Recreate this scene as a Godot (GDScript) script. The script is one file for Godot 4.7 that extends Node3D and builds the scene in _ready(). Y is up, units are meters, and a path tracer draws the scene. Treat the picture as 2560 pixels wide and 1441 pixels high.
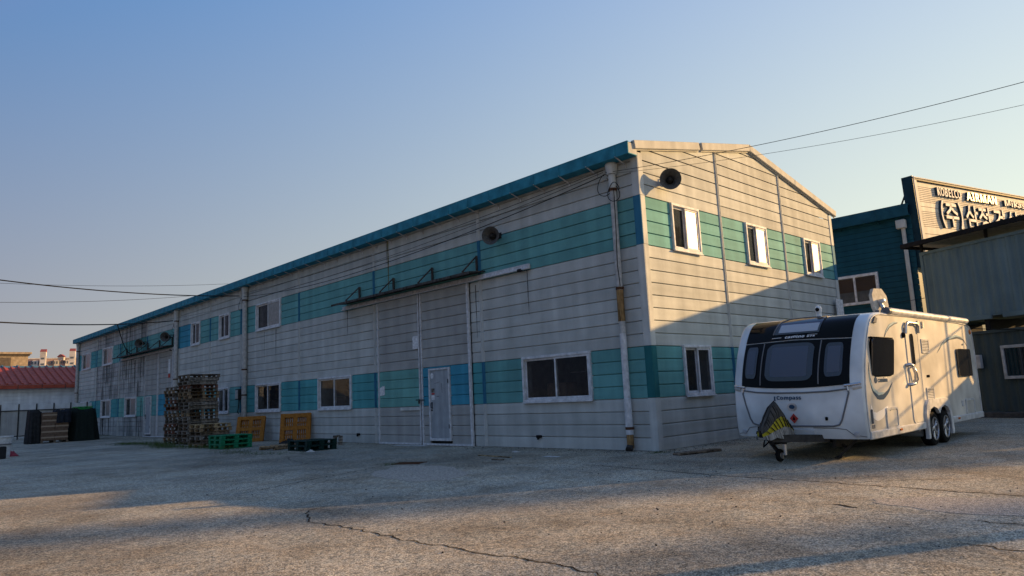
extends Node3D
# A yard at low evening sun: a long two-storey panel warehouse, a parked caravan, pallets, containers.
# World: the near corner of the warehouse is the origin, its long wall lies along -X in the plane z = 0, its gable in the plane x = 0.

const ROW := 0.2875
const EXPOSURE := 1.75
var M := {}
var T := {}
var taken := {}
var rng := RandomNumberGenerator.new()
var cam: Camera3D


func _ready():
	rng.seed = 7
	set_view_and_light()
	make_textures()
	make_materials()
	build_ground()
	build_warehouse()
	build_right_side()
	build_far_left()
	build_horns()
	build_caravan()
	build_pallets()
	build_goods()
	build_cables()
	build_small_things()


func set_view_and_light():
	cam = Camera3D.new()
	cam.name = "camera"
	cam.position = Vector3(9.2383, 1.3499, 13.0617)
	cam.rotation_degrees = Vector3(8.6064, 46.1352, -2.7110)
	cam.fov = 44.29
	cam.near = 0.05
	cam.far = 3000.0
	add_child(cam)
	cam.current = true
	var sun := DirectionalLight3D.new()
	sun.name = "sun"
	var travel := Vector3(-0.475, -0.25, 0.88).normalized()
	sun.transform = Transform3D(Basis.looking_at(travel, Vector3.UP), Vector3(0, 30, 0))
	sun.light_energy = 1.6
	sun.light_color = Color(1.0, 0.60, 0.235).linear_to_srgb()
	sun.light_angular_distance = 0.5
	sun.shadow_enabled = true
	add_child(sun)
	var env := Environment.new()
	env.background_mode = Environment.BG_SKY
	var sky := Sky.new()
	var pano := PanoramaSkyMaterial.new()
	pano.panorama = sky_picture(-travel)
	sky.sky_material = pano
	env.sky = sky
	env.background_energy_multiplier = 1.0
	env.tonemap_mode = Environment.TONE_MAPPER_LINEAR
	env.tonemap_exposure = EXPOSURE
	env.sdfgi_enabled = true
	env.ssao_enabled = true
	env.ssil_enabled = true
	var we := WorldEnvironment.new()
	we.name = "world_environment"
	we.environment = env
	add_child(we)


# A clear evening sky: blue overhead, a pale lavender belt opposite the sun, a wide warm-white glow round the sun.
func sky_picture(to_sun: Vector3) -> ImageTexture:
	var w := 512
	var h := 256
	var im := Image.create(w, h, false, Image.FORMAT_RGBAF)
	for j in h:
		var el := PI * (0.5 - (j + 0.5) / h)
		for i in w:
			var az := TAU * ((i + 0.5) / w)
			var d := Vector3(sin(az) * cos(el), sin(el), cos(az) * cos(el)) * Vector3(1, 1, -1)
			im.set_pixel(i, j, sky_color(d, to_sun))
	return ImageTexture.create_from_image(im)


func sky_color(d: Vector3, to_sun: Vector3) -> Color:
	var el := rad_to_deg(asin(clampf(d.y, 0.0, 1.0)))
	var ang := rad_to_deg(acos(clampf(d.dot(to_sun), -1, 1)))
	var glow := 1.0 / (1.0 + pow(ang / 85.0, 2.5))
	var c := Vector3(-0.285, -0.012, 0.427) + Vector3(0.334, -0.026, -0.318) * exp(-el / 26.0)
	c += Vector3(0.136, -0.065, 0.271) * glow + Vector3(1.109, 1.415, 0.482) * glow * exp(-el / 50.0)
	c += Vector3(0.5, 0.36, 0.2) * exp(-pow(ang / 14.0, 2.0))
	c.z -= 0.16 * smoothstep(32.0, 80.0, el)
	var k := 1.0 / EXPOSURE
	return Color(maxf(c.x, 0.15) * k, maxf(c.y, 0.25) * k, maxf(c.z, 0.36) * k, 1.0)


# ---------------------------------------------------------------- mesh helper
class MB:
	var v := PackedVector3Array()
	var n := PackedVector3Array()
	var c := PackedColorArray()
	var t := PackedVector2Array()

	func tri(a: Vector3, b: Vector3, d: Vector3):
		var nn := (b - a).cross(d - a).normalized()
		v.append(a); v.append(d); v.append(b)
		n.append(nn); n.append(nn); n.append(nn)

	func stri(a: Vector3, b: Vector3, d: Vector3, na: Vector3, nb: Vector3, nd: Vector3):
		if (b - a).cross(d - a).dot(na + nb + nd) < 0.0:
			var h := b; b = d; d = h
			h = nb; nb = nd; nd = h
		v.append(a); v.append(d); v.append(b)
		n.append(na); n.append(nd); n.append(nb)

	func quad(a: Vector3, b: Vector3, d: Vector3, e: Vector3):
		tri(a, b, d)
		tri(a, d, e)

	func qo(a: Vector3, b: Vector3, d: Vector3, e: Vector3, out: Vector3):
		if (b - a).cross(d - a).dot(out) + (d - a).cross(e - a).dot(out) < 0.0:
			quad(e, d, b, a)
		else:
			quad(a, b, d, e)

	func to(a: Vector3, b: Vector3, d: Vector3, out: Vector3):
		if (b - a).cross(d - a).dot(out) < 0.0:
			tri(a, d, b)
		else:
			tri(a, b, d)

	func box(m: Vector3, s: Vector3, bas := Basis.IDENTITY, bev := 0.0) -> MB:
		var h := s * 0.5
		var b := minf(bev, minf(h.x, minf(h.y, h.z)) * 0.8)
		var i := h - Vector3(b, b, b)
		for ax in 3:
			var u := (ax + 1) % 3
			var w := (ax + 2) % 3
			for sg in [-1.0, 1.0]:
				var p := []
				for q in [[-1.0, -1.0], [1.0, -1.0], [1.0, 1.0], [-1.0, 1.0]]:
					var x := Vector3()
					x[ax] = sg * h[ax]
					x[u] = q[0] * i[u]
					x[w] = q[1] * i[w]
					p.append(m + bas * x)
				var o := Vector3()
				o[ax] = sg
				qo(p[0], p[1], p[2], p[3], bas * o)
			if b > 0.0:
				for su in [-1.0, 1.0]:
					for sw in [-1.0, 1.0]:
						var p := []
						for q in [[-1.0, 0], [1.0, 0], [1.0, 1], [-1.0, 1]]:
							var x := Vector3()
							x[ax] = q[0] * i[ax]
							x[u] = su * (h[u] if q[1] == 0 else i[u])
							x[w] = sw * (i[w] if q[1] == 0 else h[w])
							p.append(m + bas * x)
						var o := Vector3()
						o[u] = su
						o[w] = sw
						qo(p[0], p[1], p[2], p[3], bas * o)
		if b > 0.0:
			for sx in [-1.0, 1.0]:
				for sy in [-1.0, 1.0]:
					for sz in [-1.0, 1.0]:
						var o := Vector3(sx, sy, sz)
						to(m + bas * (o * Vector3(h.x, i.y, i.z)), m + bas * (o * Vector3(i.x, h.y, i.z)), m + bas * (o * Vector3(i.x, i.y, h.z)), bas * o)
		return self

	# a bar with a rectangular section between two points
	func bar(a: Vector3, b: Vector3, w: float, h: float, bev := 0.0) -> MB:
		var d := (b - a).normalized()
		var side := d.cross(Vector3.UP)
		if side.length() < 0.05:
			side = d.cross(Vector3.RIGHT)
		side = side.normalized()
		return box((a + b) * 0.5, Vector3(w, h, a.distance_to(b)), Basis(side, d.cross(side).normalized(), d), bev)

	func tube(pts: Array, r, seg := 8, caps := true) -> MB:
		var rings := []
		var side := Vector3.ZERO
		for k in pts.size():
			var d: Vector3 = (pts[mini(k + 1, pts.size() - 1)] - pts[maxi(k - 1, 0)]).normalized()
			if side == Vector3.ZERO:
				side = d.cross(Vector3.UP)
				if side.length() < 0.05:
					side = d.cross(Vector3.RIGHT)
			side = (side - d * side.dot(d)).normalized()
			var up := d.cross(side)
			var rr: float = r[k] if r is Array else r
			var ring := []
			for s in seg:
				var a := TAU * s / seg
				var o := side * cos(a) + up * sin(a)
				ring.append([pts[k] + o * rr, o])
			rings.append(ring)
		for k in pts.size() - 1:
			for s in seg:
				var a = rings[k][s]; var b = rings[k][(s + 1) % seg]
				var e = rings[k + 1][s]; var f = rings[k + 1][(s + 1) % seg]
				stri(a[0], b[0], f[0], a[1], b[1], f[1])
				stri(a[0], f[0], e[0], a[1], f[1], e[1])
		if caps:
			for k in [0, pts.size() - 1]:
				var d: Vector3 = (pts[1] - pts[0]) if k > 0 and pts.size() == 2 else (pts[k] - pts[k - 1] if k > 0 else pts[0] - pts[1])
				for s in range(1, seg - 1):
					to(rings[k][0][0], rings[k][s][0], rings[k][s + 1][0], d)
		return self

	# profile of Vector2(radius, height) turned round the y axis of xf
	func lathe(prof: Array, seg: int, xf := Transform3D.IDENTITY) -> MB:
		for k in prof.size() - 1:
			var p: Vector2 = prof[k]
			var q: Vector2 = prof[k + 1]
			if p.distance_to(q) < 1e-6:
				continue
			var nn := Vector2(q.y - p.y, p.x - q.x).normalized()
			for s in seg:
				var a := TAU * s / seg
				var b := TAU * (s + 1) / seg
				var ca := Vector3(cos(a), 0, sin(a))
				var cb := Vector3(cos(b), 0, sin(b))
				var y := Vector3.UP
				var na := (xf.basis * (ca * nn.x + y * nn.y)).normalized()
				var nb := (xf.basis * (cb * nn.x + y * nn.y)).normalized()
				var a0 := xf * (ca * p.x + y * p.y)
				var b0 := xf * (cb * p.x + y * p.y)
				var a1 := xf * (ca * q.x + y * q.y)
				var b1 := xf * (cb * q.x + y * q.y)
				if p.x > 1e-5:
					stri(a0, b0, b1, na, nb, nb)
				if q.x > 1e-5:
					stri(a0, b1, a1, na, nb, na)
		return self

	# polygon in the x-y plane of xf, thickened from z = 0 to z = depth
	func prism(poly: PackedVector2Array, depth: float, xf := Transform3D.IDENTITY) -> MB:
		var ids := Geometry2D.triangulate_polygon(poly)
		for k in range(0, ids.size(), 3):
			for z in [0.0, depth]:
				var a := poly[ids[k]]; var b := poly[ids[k + 1]]; var d := poly[ids[k + 2]]
				to(xf * Vector3(a.x, a.y, z), xf * Vector3(b.x, b.y, z), xf * Vector3(d.x, d.y, z), xf.basis.z * (1.0 if z == depth else -1.0) * signf(depth))
		var cw := Geometry2D.is_polygon_clockwise(poly)
		for k in poly.size():
			var a := poly[k]
			var b := poly[(k + 1) % poly.size()]
			var o := Vector3(b.y - a.y, a.x - b.x, 0) * (-1.0 if cw else 1.0)
			qo(xf * Vector3(a.x, a.y, 0), xf * Vector3(b.x, b.y, 0), xf * Vector3(b.x, b.y, depth), xf * Vector3(a.x, a.y, depth), xf.basis * o)
		return self

	# rows of points joined into a smooth sheet; out: a rough outward direction or null
	func sheet(rows: Array, flip := false) -> MB:
		var nr := rows.size()
		var nc: int = rows[0].size()
		var nn := []
		for i in nr:
			var line := []
			for j in nc:
				var du: Vector3 = rows[mini(i + 1, nr - 1)][j] - rows[maxi(i - 1, 0)][j]
				var dv: Vector3 = rows[i][mini(j + 1, nc - 1)] - rows[i][maxi(j - 1, 0)]
				line.append(du.cross(dv).normalized() * (-1.0 if flip else 1.0))
			nn.append(line)
		for i in nr - 1:
			for j in nc - 1:
				stri(rows[i][j], rows[i][j + 1], rows[i + 1][j + 1], nn[i][j], nn[i][j + 1], nn[i + 1][j + 1])
				stri(rows[i][j], rows[i + 1][j + 1], rows[i + 1][j], nn[i][j], nn[i + 1][j + 1], nn[i + 1][j])
		return self

	func mesh() -> ArrayMesh:
		var a := []
		a.resize(Mesh.ARRAY_MAX)
		a[Mesh.ARRAY_VERTEX] = v
		a[Mesh.ARRAY_NORMAL] = n
		if c.size() == v.size():
			a[Mesh.ARRAY_COLOR] = c
		if t.size() == v.size():
			a[Mesh.ARRAY_TEX_UV] = t
		var m := ArrayMesh.new()
		m.add_surface_from_arrays(Mesh.PRIMITIVE_TRIANGLES, a)
		return m


# ---------------------------------------------------------------- scene helper
func numbered(called: String) -> String:
	if not taken.has(called):
		taken[called] = 0
		return called
	taken[called] += 1
	return "%s_%03d" % [called, taken[called]]


func tag(o: Node3D, label: String, category: String, group := "", kind := "") -> Node3D:
	if label:
		o.set_meta("label", label)
	if category:
		o.set_meta("category", category)
	if group:
		o.set_meta("group", group)
	if kind:
		o.set_meta("kind", kind)
	return o


func thing(called: String, label: String, category: String, at := Vector3.ZERO, turn := 0.0, group := "") -> Node3D:
	var o := Node3D.new()
	o.name = numbered(called)
	add_child(o)
	o.position = at
	o.rotation.y = turn
	return tag(o, label, category, group)


func part(parent: Node3D, called: String, m: Mesh, mat: Material, at := Transform3D.IDENTITY, label := "") -> MeshInstance3D:
	var o := MeshInstance3D.new()
	o.name = called if parent != self else numbered(called)
	o.mesh = m
	o.material_override = mat
	o.transform = at
	o.cast_shadow = GeometryInstance3D.SHADOW_CASTING_SETTING_ON
	parent.add_child(o, true)
	if label:
		o.set_meta("label", label)
	return o


func off(x: float, y: float, z: float) -> Transform3D:
	return Transform3D(Basis.IDENTITY, Vector3(x, y, z))


func bbox(s: Vector3, bev := 0.0, m := Vector3.ZERO) -> ArrayMesh:
	return MB.new().box(m, s, Basis.IDENTITY, bev).mesh()


func rrect(w: float, h: float, r: float, seg := 4) -> PackedVector2Array:
	var p := PackedVector2Array()
	for q in [[1, 1, 0.0], [-1, 1, 0.5], [-1, -1, 1.0], [1, -1, 1.5]]:
		for s in seg + 1:
			var a: float = PI * (q[2] + 0.5 * s / seg)
			p.append(Vector2(q[0] * (w * 0.5 - r) + cos(a) * r, q[1] * (h * 0.5 - r) + sin(a) * r))
	return p


func ring2(outer: PackedVector2Array, inner: PackedVector2Array, depth: float, xf := Transform3D.IDENTITY) -> MB:
	var b := MB.new()
	var k := outer.size()
	for i in k:
		var j := (i + 1) % k
		var o := outer[i]; var p := outer[j]; var q := inner[i]; var s := inner[j]
		var f := func(a: Vector2, z: float) -> Vector3: return xf * Vector3(a.x, a.y, z)
		b.qo(f.call(o, depth), f.call(p, depth), f.call(s, depth), f.call(q, depth), xf.basis.z * signf(depth))
		b.qo(f.call(o, 0), f.call(p, 0), f.call(s, 0), f.call(q, 0), -xf.basis.z * signf(depth))
		b.qo(f.call(o, 0), f.call(p, 0), f.call(p, depth), f.call(o, depth), xf.basis * Vector3(o.x + p.x - q.x - s.x, o.y + p.y - q.y - s.y, 0))
		b.qo(f.call(q, 0), f.call(s, 0), f.call(s, depth), f.call(q, depth), xf.basis * -Vector3(o.x + p.x - q.x - s.x, o.y + p.y - q.y - s.y, 0))
	return b


func sag(a: Vector3, b: Vector3, drop: float, steps := 24) -> Array:
	var p := []
	for k in steps + 1:
		var f := float(k) / steps
		p.append(a.lerp(b, f) - Vector3(0, drop * 4.0 * f * (1.0 - f), 0))
	return p


func words(text: String, height: float, depth: float, bold := true, italic := 0.0) -> Mesh:
	var f := SystemFont.new()
	f.font_names = PackedStringArray(["Droid Sans"])
	f.font_weight = 700 if bold else 400
	var face: Font = f
	if italic != 0.0:
		var fv := FontVariation.new()
		fv.base_font = f
		fv.variation_transform = Transform2D(Vector2(1, 0), Vector2(italic, 1), Vector2.ZERO)
		face = fv
	var t := TextMesh.new()
	t.text = text
	t.font = face
	t.font_size = 32
	t.pixel_size = height / 32.0 * 1.38
	t.depth = depth
	t.curve_step = 1.5
	return t


# ---------------------------------------------------------------- textures and materials
func noise_bytes(w: int, h: int, freq: float, seed_: int, oct := 4, kind := FastNoiseLite.TYPE_SIMPLEX_SMOOTH, cell := FastNoiseLite.RETURN_DISTANCE) -> PackedByteArray:
	var f := FastNoiseLite.new()
	f.seed = seed_
	f.noise_type = kind
	f.frequency = freq
	f.fractal_octaves = oct
	if kind == FastNoiseLite.TYPE_CELLULAR:
		f.fractal_type = FastNoiseLite.FRACTAL_NONE
		f.cellular_return_type = cell
	var im := f.get_seamless_image(w, h)
	im.convert(Image.FORMAT_L8)
	return im.get_data()


func grey_tex(w: int, h: int, fill: Callable) -> Image:
	var d := PackedByteArray()
	d.resize(w * h)
	for k in w * h:
		d[k] = clampi(int(fill.call(k) * 255.0), 0, 255)
	return Image.create_from_data(w, h, false, Image.FORMAT_L8, d)


func stretched(w: int, h: int, sx: int, sy: int, freq: float, seed_: int, oct := 4) -> PackedByteArray:
	var f := FastNoiseLite.new()
	f.seed = seed_
	f.frequency = freq
	f.fractal_octaves = oct
	var im := f.get_seamless_image(w / sx, h / sy)
	im.convert(Image.FORMAT_L8)
	im.resize(w, h, Image.INTERPOLATE_CUBIC)
	return im.get_data()


func make_textures():
	# wall: fine grime with vertical rain streaks
	var a := stretched(1024, 1024, 2, 32, 0.02, 3)
	var b := noise_bytes(1024, 1024, 0.006, 4, 5)
	var c := noise_bytes(1024, 1024, 0.09, 5, 3)
	T.wall = ImageTexture.create_from_image(grey_tex(1024, 1024, func(k): return 0.90 + (a[k] - 128) / 255.0 * 0.12 + (b[k] - 128) / 255.0 * 0.09 + (c[k] - 128) / 255.0 * 0.03))
	# heavily stained wall
	var a2 := stretched(1024, 1024, 1, 32, 0.02, 13)
	T.stain = ImageTexture.create_from_image(grey_tex(1024, 1024, func(k): return clampf(0.95 - 0.55 * smoothstep(0.55, 0.85, a2[k] / 255.0), 0.2, 1.0) * (0.86 + (b[k] - 128) / 255.0 * 0.3 + (a[k] - 128) / 255.0 * 0.25)))
	# wood grain runs along x
	var g := stretched(512, 512, 16, 1, 0.03, 6)
	var g2 := noise_bytes(512, 512, 0.012, 8, 4)
	T.wood = ImageTexture.create_from_image(grey_tex(512, 512, func(k): return 0.72 + (g[k] - 128) / 255.0 * 0.75 + (g2[k] - 128) / 255.0 * 0.55))
	# dust and patches for paint, plastic, metal
	var p := noise_bytes(512, 512, 0.012, 9, 4)
	T.patch = ImageTexture.create_from_image(grey_tex(512, 512, func(k): return 0.90 + (p[k] - 128) / 255.0 * 0.25))
	# ground: stones of the worn surface, sand between them, blotches
	var n := 2048
	var s1 := noise_bytes(n, n, 0.11, 21, 1, FastNoiseLite.TYPE_CELLULAR, FastNoiseLite.RETURN_CELL_VALUE)
	var s2 := noise_bytes(n, n, 0.11, 21, 1, FastNoiseLite.TYPE_CELLULAR, FastNoiseLite.RETURN_DISTANCE2_SUB)
	var s3 := noise_bytes(n, n, 0.012, 23, 5)
	var s4 := noise_bytes(n, n, 0.35, 24, 2)
	var s5 := noise_bytes(n, n, 0.035, 25, 3)
	var rgb := PackedByteArray()
	rgb.resize(n * n * 3)
	for k in n * n:
		var stone := s1[k] / 255.0
		var gap := 1.0 - smoothstep(0.0, 0.22, s2[k] / 255.0)
		var lum := 0.735 + (stone - 0.5) * 0.46 + (s3[k] - 128) / 255.0 * 0.22 + (s4[k] - 128) / 255.0 * 0.30 + (s5[k] - 128) / 255.0 * 0.26
		lum *= 1.0 - 0.42 * gap * smoothstep(0.35, 0.6, s5[k] / 255.0)
		var warm := (s3[k] - 128) / 255.0 * 0.06
		rgb[k * 3] = clampi(int((lum * 1.02 + warm) * 255), 0, 255)
		rgb[k * 3 + 1] = clampi(int(lum * 0.985 * 255), 0, 255)
		rgb[k * 3 + 2] = clampi(int((lum * 0.93 - warm) * 255), 0, 255)
	T.ground = ImageTexture.create_from_image(Image.create_from_data(n, n, false, Image.FORMAT_RGB8, rgb))
	var hi := grey_tex(n, n, func(k): return 0.5 + (smoothstep(0.0, 0.35, s2[k] / 255.0) - 0.5) * 0.35 + (s4[k] - 128) / 255.0 * 0.25 + (s5[k] - 128) / 255.0 * 0.6)
	hi.convert(Image.FORMAT_RGBA8)
	hi.bump_map_to_normal_map(5.0)
	T.ground_n = ImageTexture.create_from_image(hi)
	# yard: worn tracks, oil spots, damp blotches and dust, spread over 16 m
	var y1 := noise_bytes(1024, 1024, 0.010, 61, 5)
	var y2 := noise_bytes(1024, 1024, 0.022, 62, 4)
	var y3 := noise_bytes(1024, 1024, 0.12, 63, 3)
	var y4 := noise_bytes(1024, 1024, 0.05, 64, 1, FastNoiseLite.TYPE_CELLULAR, FastNoiseLite.RETURN_DISTANCE)
	var yb := PackedByteArray()
	yb.resize(1024 * 1024 * 3)
	for k in 1024 * 1024:
		var f := 0.95 + (y1[k] - 128) / 255.0 * 0.17 + (y3[k] - 128) / 255.0 * 0.08
		f -= 0.06 * smoothstep(0.56, 0.70, y2[k] / 255.0 + (y3[k] - 128) / 255.0 * 0.12)
		f -= 0.12 * (1.0 - smoothstep(0.03, 0.12, y4[k] / 255.0)) * smoothstep(0.5, 0.62, y1[k] / 255.0)
		var w := (y2[k] - 128) / 255.0 * 0.05
		yb[k * 3] = clampi(int((f + w) * 255), 0, 255)
		yb[k * 3 + 1] = clampi(int(f * 255), 0, 255)
		yb[k * 3 + 2] = clampi(int((f - w) * 255), 0, 255)
	T.yard = ImageTexture.create_from_image(Image.create_from_data(1024, 1024, false, Image.FORMAT_RGB8, yb))
	# fine ribs and slight waviness of the wall sheets (normal map)
	var wv := noise_bytes(512, 512, 0.01, 31, 3)
	var ribs := grey_tex(512, 512, func(k): return 0.5 + 0.10 * sin(TAU * (k / 512) / 16.0) + (wv[k] - 128) / 255.0 * 0.5)
	ribs.convert(Image.FORMAT_RGBA8)
	ribs.bump_map_to_normal_map(3.0)
	T.ribs = ImageTexture.create_from_image(ribs)
	var rough := noise_bytes(512, 512, 0.05, 41, 4)
	var rn := grey_tex(512, 512, func(k): return rough[k] / 255.0)
	rn.convert(Image.FORMAT_RGBA8)
	rn.bump_map_to_normal_map(6.0)
	T.rough_n = ImageTexture.create_from_image(rn)


func mat(key: String, r: float, g: float, b: float, rough := 0.7, tex := "", scale := 0.5, world := false, metal := 0.0) -> StandardMaterial3D:
	var m := StandardMaterial3D.new()
	m.resource_name = key
	m.albedo_color = Color(r, g, b).linear_to_srgb()
	m.roughness = rough
	m.metallic = metal
	m.metallic_specular = 0.2
	if tex:
		m.albedo_texture = T[tex]
		m.uv1_triplanar = true
		m.uv1_world_triplanar = world
		m.uv1_triplanar_sharpness = 8.0
		m.uv1_scale = Vector3.ONE * scale
	M[key] = m
	return m


func bump(m: StandardMaterial3D, tex: String, k := 1.0) -> StandardMaterial3D:
	m.normal_enabled = true
	m.normal_texture = T[tex]
	m.normal_scale = k
	return m


func make_materials():
	# wall sheets; the three tones of a colour are sheets of different age
	var tones := [1.0, 0.94, 1.06]
	for k in 3:
		var f: float = tones[k]
		bump(mat("grey%d" % k, 0.585 * f, 0.605 * f, 0.57 * f, 0.8, "wall", 0.17, true), "ribs", 0.35)
		bump(mat("teal%d" % k, 0.165 * f, 0.42 * f, 0.41 * f, 0.75, "wall", 0.17, true), "ribs", 0.35)
		bump(mat("blue%d" % k, 0.07 * f, 0.34 * f, 0.47 * f, 0.75, "wall", 0.17, true), "ribs", 0.35)
		bump(mat("bluish%d" % k, 0.11 * f, 0.41 * f, 0.43 * f, 0.75, "wall", 0.17, true), "ribs", 0.35)
		bump(mat("faded%d" % k, 0.20 * f, 0.48 * f, 0.43 * f, 0.75, "wall", 0.17, true), "ribs", 0.35)
		bump(mat("stained%d" % k, 0.56 * f, 0.57 * f, 0.55 * f, 0.8, "stain", 0.13, true), "ribs", 0.35)
		bump(mat("tealstain%d" % k, 0.12 * f, 0.40 * f, 0.38 * f, 0.8, "stain", 0.13, true), "ribs", 0.35)
	var ry := mat("run_yellow", 0.36, 0.30, 0.06, 0.8, "stain", 0.6, true)
	ry.transparency = BaseMaterial3D.TRANSPARENCY_ALPHA
	ry.albedo_color.a = 0.55
	var rd := mat("run_dark", 0.13, 0.13, 0.125, 0.85, "stain", 0.6, true)
	rd.transparency = BaseMaterial3D.TRANSPARENCY_ALPHA
	rd.albedo_color.a = 0.38
	bump(mat("gategrey", 0.46, 0.46, 0.435, 0.8, "wall", 0.17, true), "ribs", 0.35)
	mat("trim_blue", 0.05, 0.21, 0.33, 0.7, "wall", 0.3, true)
	mat("trim_teal", 0.03, 0.17, 0.18, 0.7, "wall", 0.3, true)
	mat("trim_grey", 0.66, 0.675, 0.64, 0.75, "wall", 0.3, true)
	mat("gutter", 0.045, 0.27, 0.37, 0.65, "patch", 0.4, true)
	mat("rake", 0.58, 0.58, 0.54, 0.75, "wall", 0.25, true)
	mat("roof", 0.05, 0.15, 0.2, 0.5, "patch", 0.3, true)
	mat("dark", 0.012, 0.013, 0.014, 0.9)
	mat("inside", 0.40, 0.41, 0.40, 0.95, "patch", 0.4, true)
	mat("plinth", 0.10, 0.095, 0.09, 0.95, "patch", 0.8, true)
	mat("pvc", 0.78, 0.79, 0.80, 0.6, "patch", 0.7, true)
	mat("steel_white", 0.72, 0.73, 0.74, 0.6, "patch", 0.9, true)
	mat("pipe", 0.58, 0.57, 0.54, 0.65, "patch", 0.8, true)
	mat("pipe_rust", 0.46, 0.28, 0.12, 0.8, "stain", 0.9, true)
	mat("rust", 0.12, 0.06, 0.035, 0.9, "patch", 3.0)
	mat("iron", 0.06, 0.058, 0.055, 0.75, "patch", 1.5)
	mat("canopy", 0.13, 0.12, 0.11, 0.85, "stain", 0.6, true)
	mat("cable", 0.012, 0.012, 0.013, 0.6)
	mat("door_grey", 0.42, 0.45, 0.47, 0.6, "wall", 0.5, true)
	mat("notice", 0.85, 0.86, 0.86, 0.8, "patch", 1.5)
	mat("red_print", 0.45, 0.06, 0.05, 0.7)
	mat("blind", 0.20, 0.19, 0.17, 0.9, "patch", 0.8)
	mat("blind_pale", 0.52, 0.50, 0.47, 0.9, "patch", 0.8)
	var gl := mat("glass", 0.03, 0.035, 0.04, 0.03)
	gl.transparency = BaseMaterial3D.TRANSPARENCY_ALPHA
	gl.albedo_color.a = 0.30
	var fr := mat("glass_frost", 0.24, 0.24, 0.22, 0.38, "patch", 0.9)
	fr.metallic_specular = 0.6
	mat("horn", 0.13, 0.125, 0.115, 0.6, "patch", 2.0)
	mat("horn_dark", 0.05, 0.048, 0.045, 0.7, "patch", 2.0)
	# wood of pallets, four ages
	bump(mat("wood_new", 0.62, 0.46, 0.26, 0.85, "wood", 0.9), "rough_n", 0.2)
	bump(mat("wood_mid", 0.42, 0.30, 0.18, 0.9, "wood", 0.9), "rough_n", 0.25)
	bump(mat("wood_old", 0.27, 0.215, 0.16, 0.95, "wood", 0.9), "rough_n", 0.3)
	bump(mat("wood_grey", 0.36, 0.32, 0.27, 0.95, "wood", 0.9), "rough_n", 0.3)
	bump(mat("wood_red", 0.32, 0.16, 0.11, 0.95, "wood", 0.9), "rough_n", 0.3)
	mat("plastic_orange", 0.42, 0.17, 0.03, 0.5, "patch", 1.2)
	mat("plastic_green", 0.02, 0.24, 0.12, 0.5, "patch", 1.2)
	mat("plastic_dark", 0.012, 0.04, 0.036, 0.5, "patch", 1.2)
	mat("plastic_bright", 0.03, 0.35, 0.08, 0.5, "patch", 1.2)
	# caravan
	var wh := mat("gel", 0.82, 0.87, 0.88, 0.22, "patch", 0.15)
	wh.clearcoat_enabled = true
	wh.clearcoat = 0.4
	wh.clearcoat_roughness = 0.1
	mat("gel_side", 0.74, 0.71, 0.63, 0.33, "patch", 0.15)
	mat("gel_trim", 0.72, 0.72, 0.70, 0.35, "patch", 0.6)
	mat("black_gloss", 0.008, 0.009, 0.010, 0.06)
	var tn := mat("tint", 0.018, 0.020, 0.024, 0.03)
	tn.metallic_specular = 0.7
	mat("tint_blind", 0.10, 0.12, 0.155, 0.10)
	mat("grey_line", 0.16, 0.165, 0.175, 0.4)
	mat("vinyl_blue", 0.035, 0.075, 0.135, 0.35)
	mat("vinyl_pale", 0.30, 0.42, 0.48, 0.35)
	mat("vinyl_white", 0.80, 0.80, 0.78, 0.3)
	mat("chrome", 0.55, 0.56, 0.58, 0.18, "", 1.0, false, 1.0)
	mat("alloy", 0.55, 0.55, 0.56, 0.3, "", 1.0, false, 0.9)
	mat("rubber", 0.014, 0.014, 0.014, 0.85, "patch", 3.0)
	mat("lens_orange", 0.55, 0.16, 0.03, 0.25)
	mat("lens_clear", 0.45, 0.47, 0.50, 0.1)
	mat("beige_dish", 0.62, 0.58, 0.48, 0.45, "patch", 1.0)
	mat("cover_grey", 0.10, 0.095, 0.088, 0.85, "stain", 0.9)
	mat("cover_yellow", 0.42, 0.36, 0.03, 0.8, "patch", 2.0)
	mat("cover_pale", 0.40, 0.39, 0.36, 0.85, "stain", 1.2)
	mat("brown", 0.20, 0.12, 0.07, 0.7)
	# right side
	bump(mat("container_slate", 0.17, 0.25, 0.28, 0.75, "wall", 0.12, true), "rough_n", 0.05)
	bump(mat("container_green", 0.075, 0.10, 0.10, 0.75, "wall", 0.12, true), "rough_n", 0.05)
	mat("petrol", 0.014, 0.085, 0.125, 0.5, "wall", 0.2, true)
	mat("petrol_trim", 0.02, 0.10, 0.145, 0.45, "patch", 0.3, true)
	mat("navy", 0.015, 0.05, 0.075, 0.45, "patch", 0.3, true)
	mat("sign_sheet", 0.80, 0.76, 0.66, 0.7, "wall", 0.2, true)
	mat("sign_letter", 0.66, 0.67, 0.70, 0.6, "patch", 0.6, true)
	mat("sign_letter_warm", 0.75, 0.66, 0.48, 0.4, "patch", 0.6, true)
	mat("sign_side", 0.03, 0.06, 0.09, 0.5)
	mat("black_metal", 0.018, 0.018, 0.02, 0.6, "patch", 0.8, true)
	mat("white_metal", 0.55, 0.55, 0.54, 0.5, "patch", 0.6, true)
	# far left
	mat("red_sheet", 0.46, 0.10, 0.06, 0.5, "patch", 0.3, true)
	mat("white_siding", 0.80, 0.83, 0.84, 0.55, "wall", 0.2, true)
	mat("blue_sheet", 0.10, 0.22, 0.26, 0.5, "patch", 0.3, true)
	mat("fence_sheet", 0.50, 0.50, 0.48, 0.7, "wall", 0.2, true)
	mat("fence_post", 0.06, 0.06, 0.06, 0.7, "patch", 1.0, true)
	mat("brick_tan", 0.36, 0.29, 0.215, 0.85, "patch", 0.2, true)
	mat("brown_roof", 0.12, 0.10, 0.085, 0.8, "patch", 0.2, true)
	mat("apt_white", 0.62, 0.58, 0.56, 0.8, "patch", 0.03, true)
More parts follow.
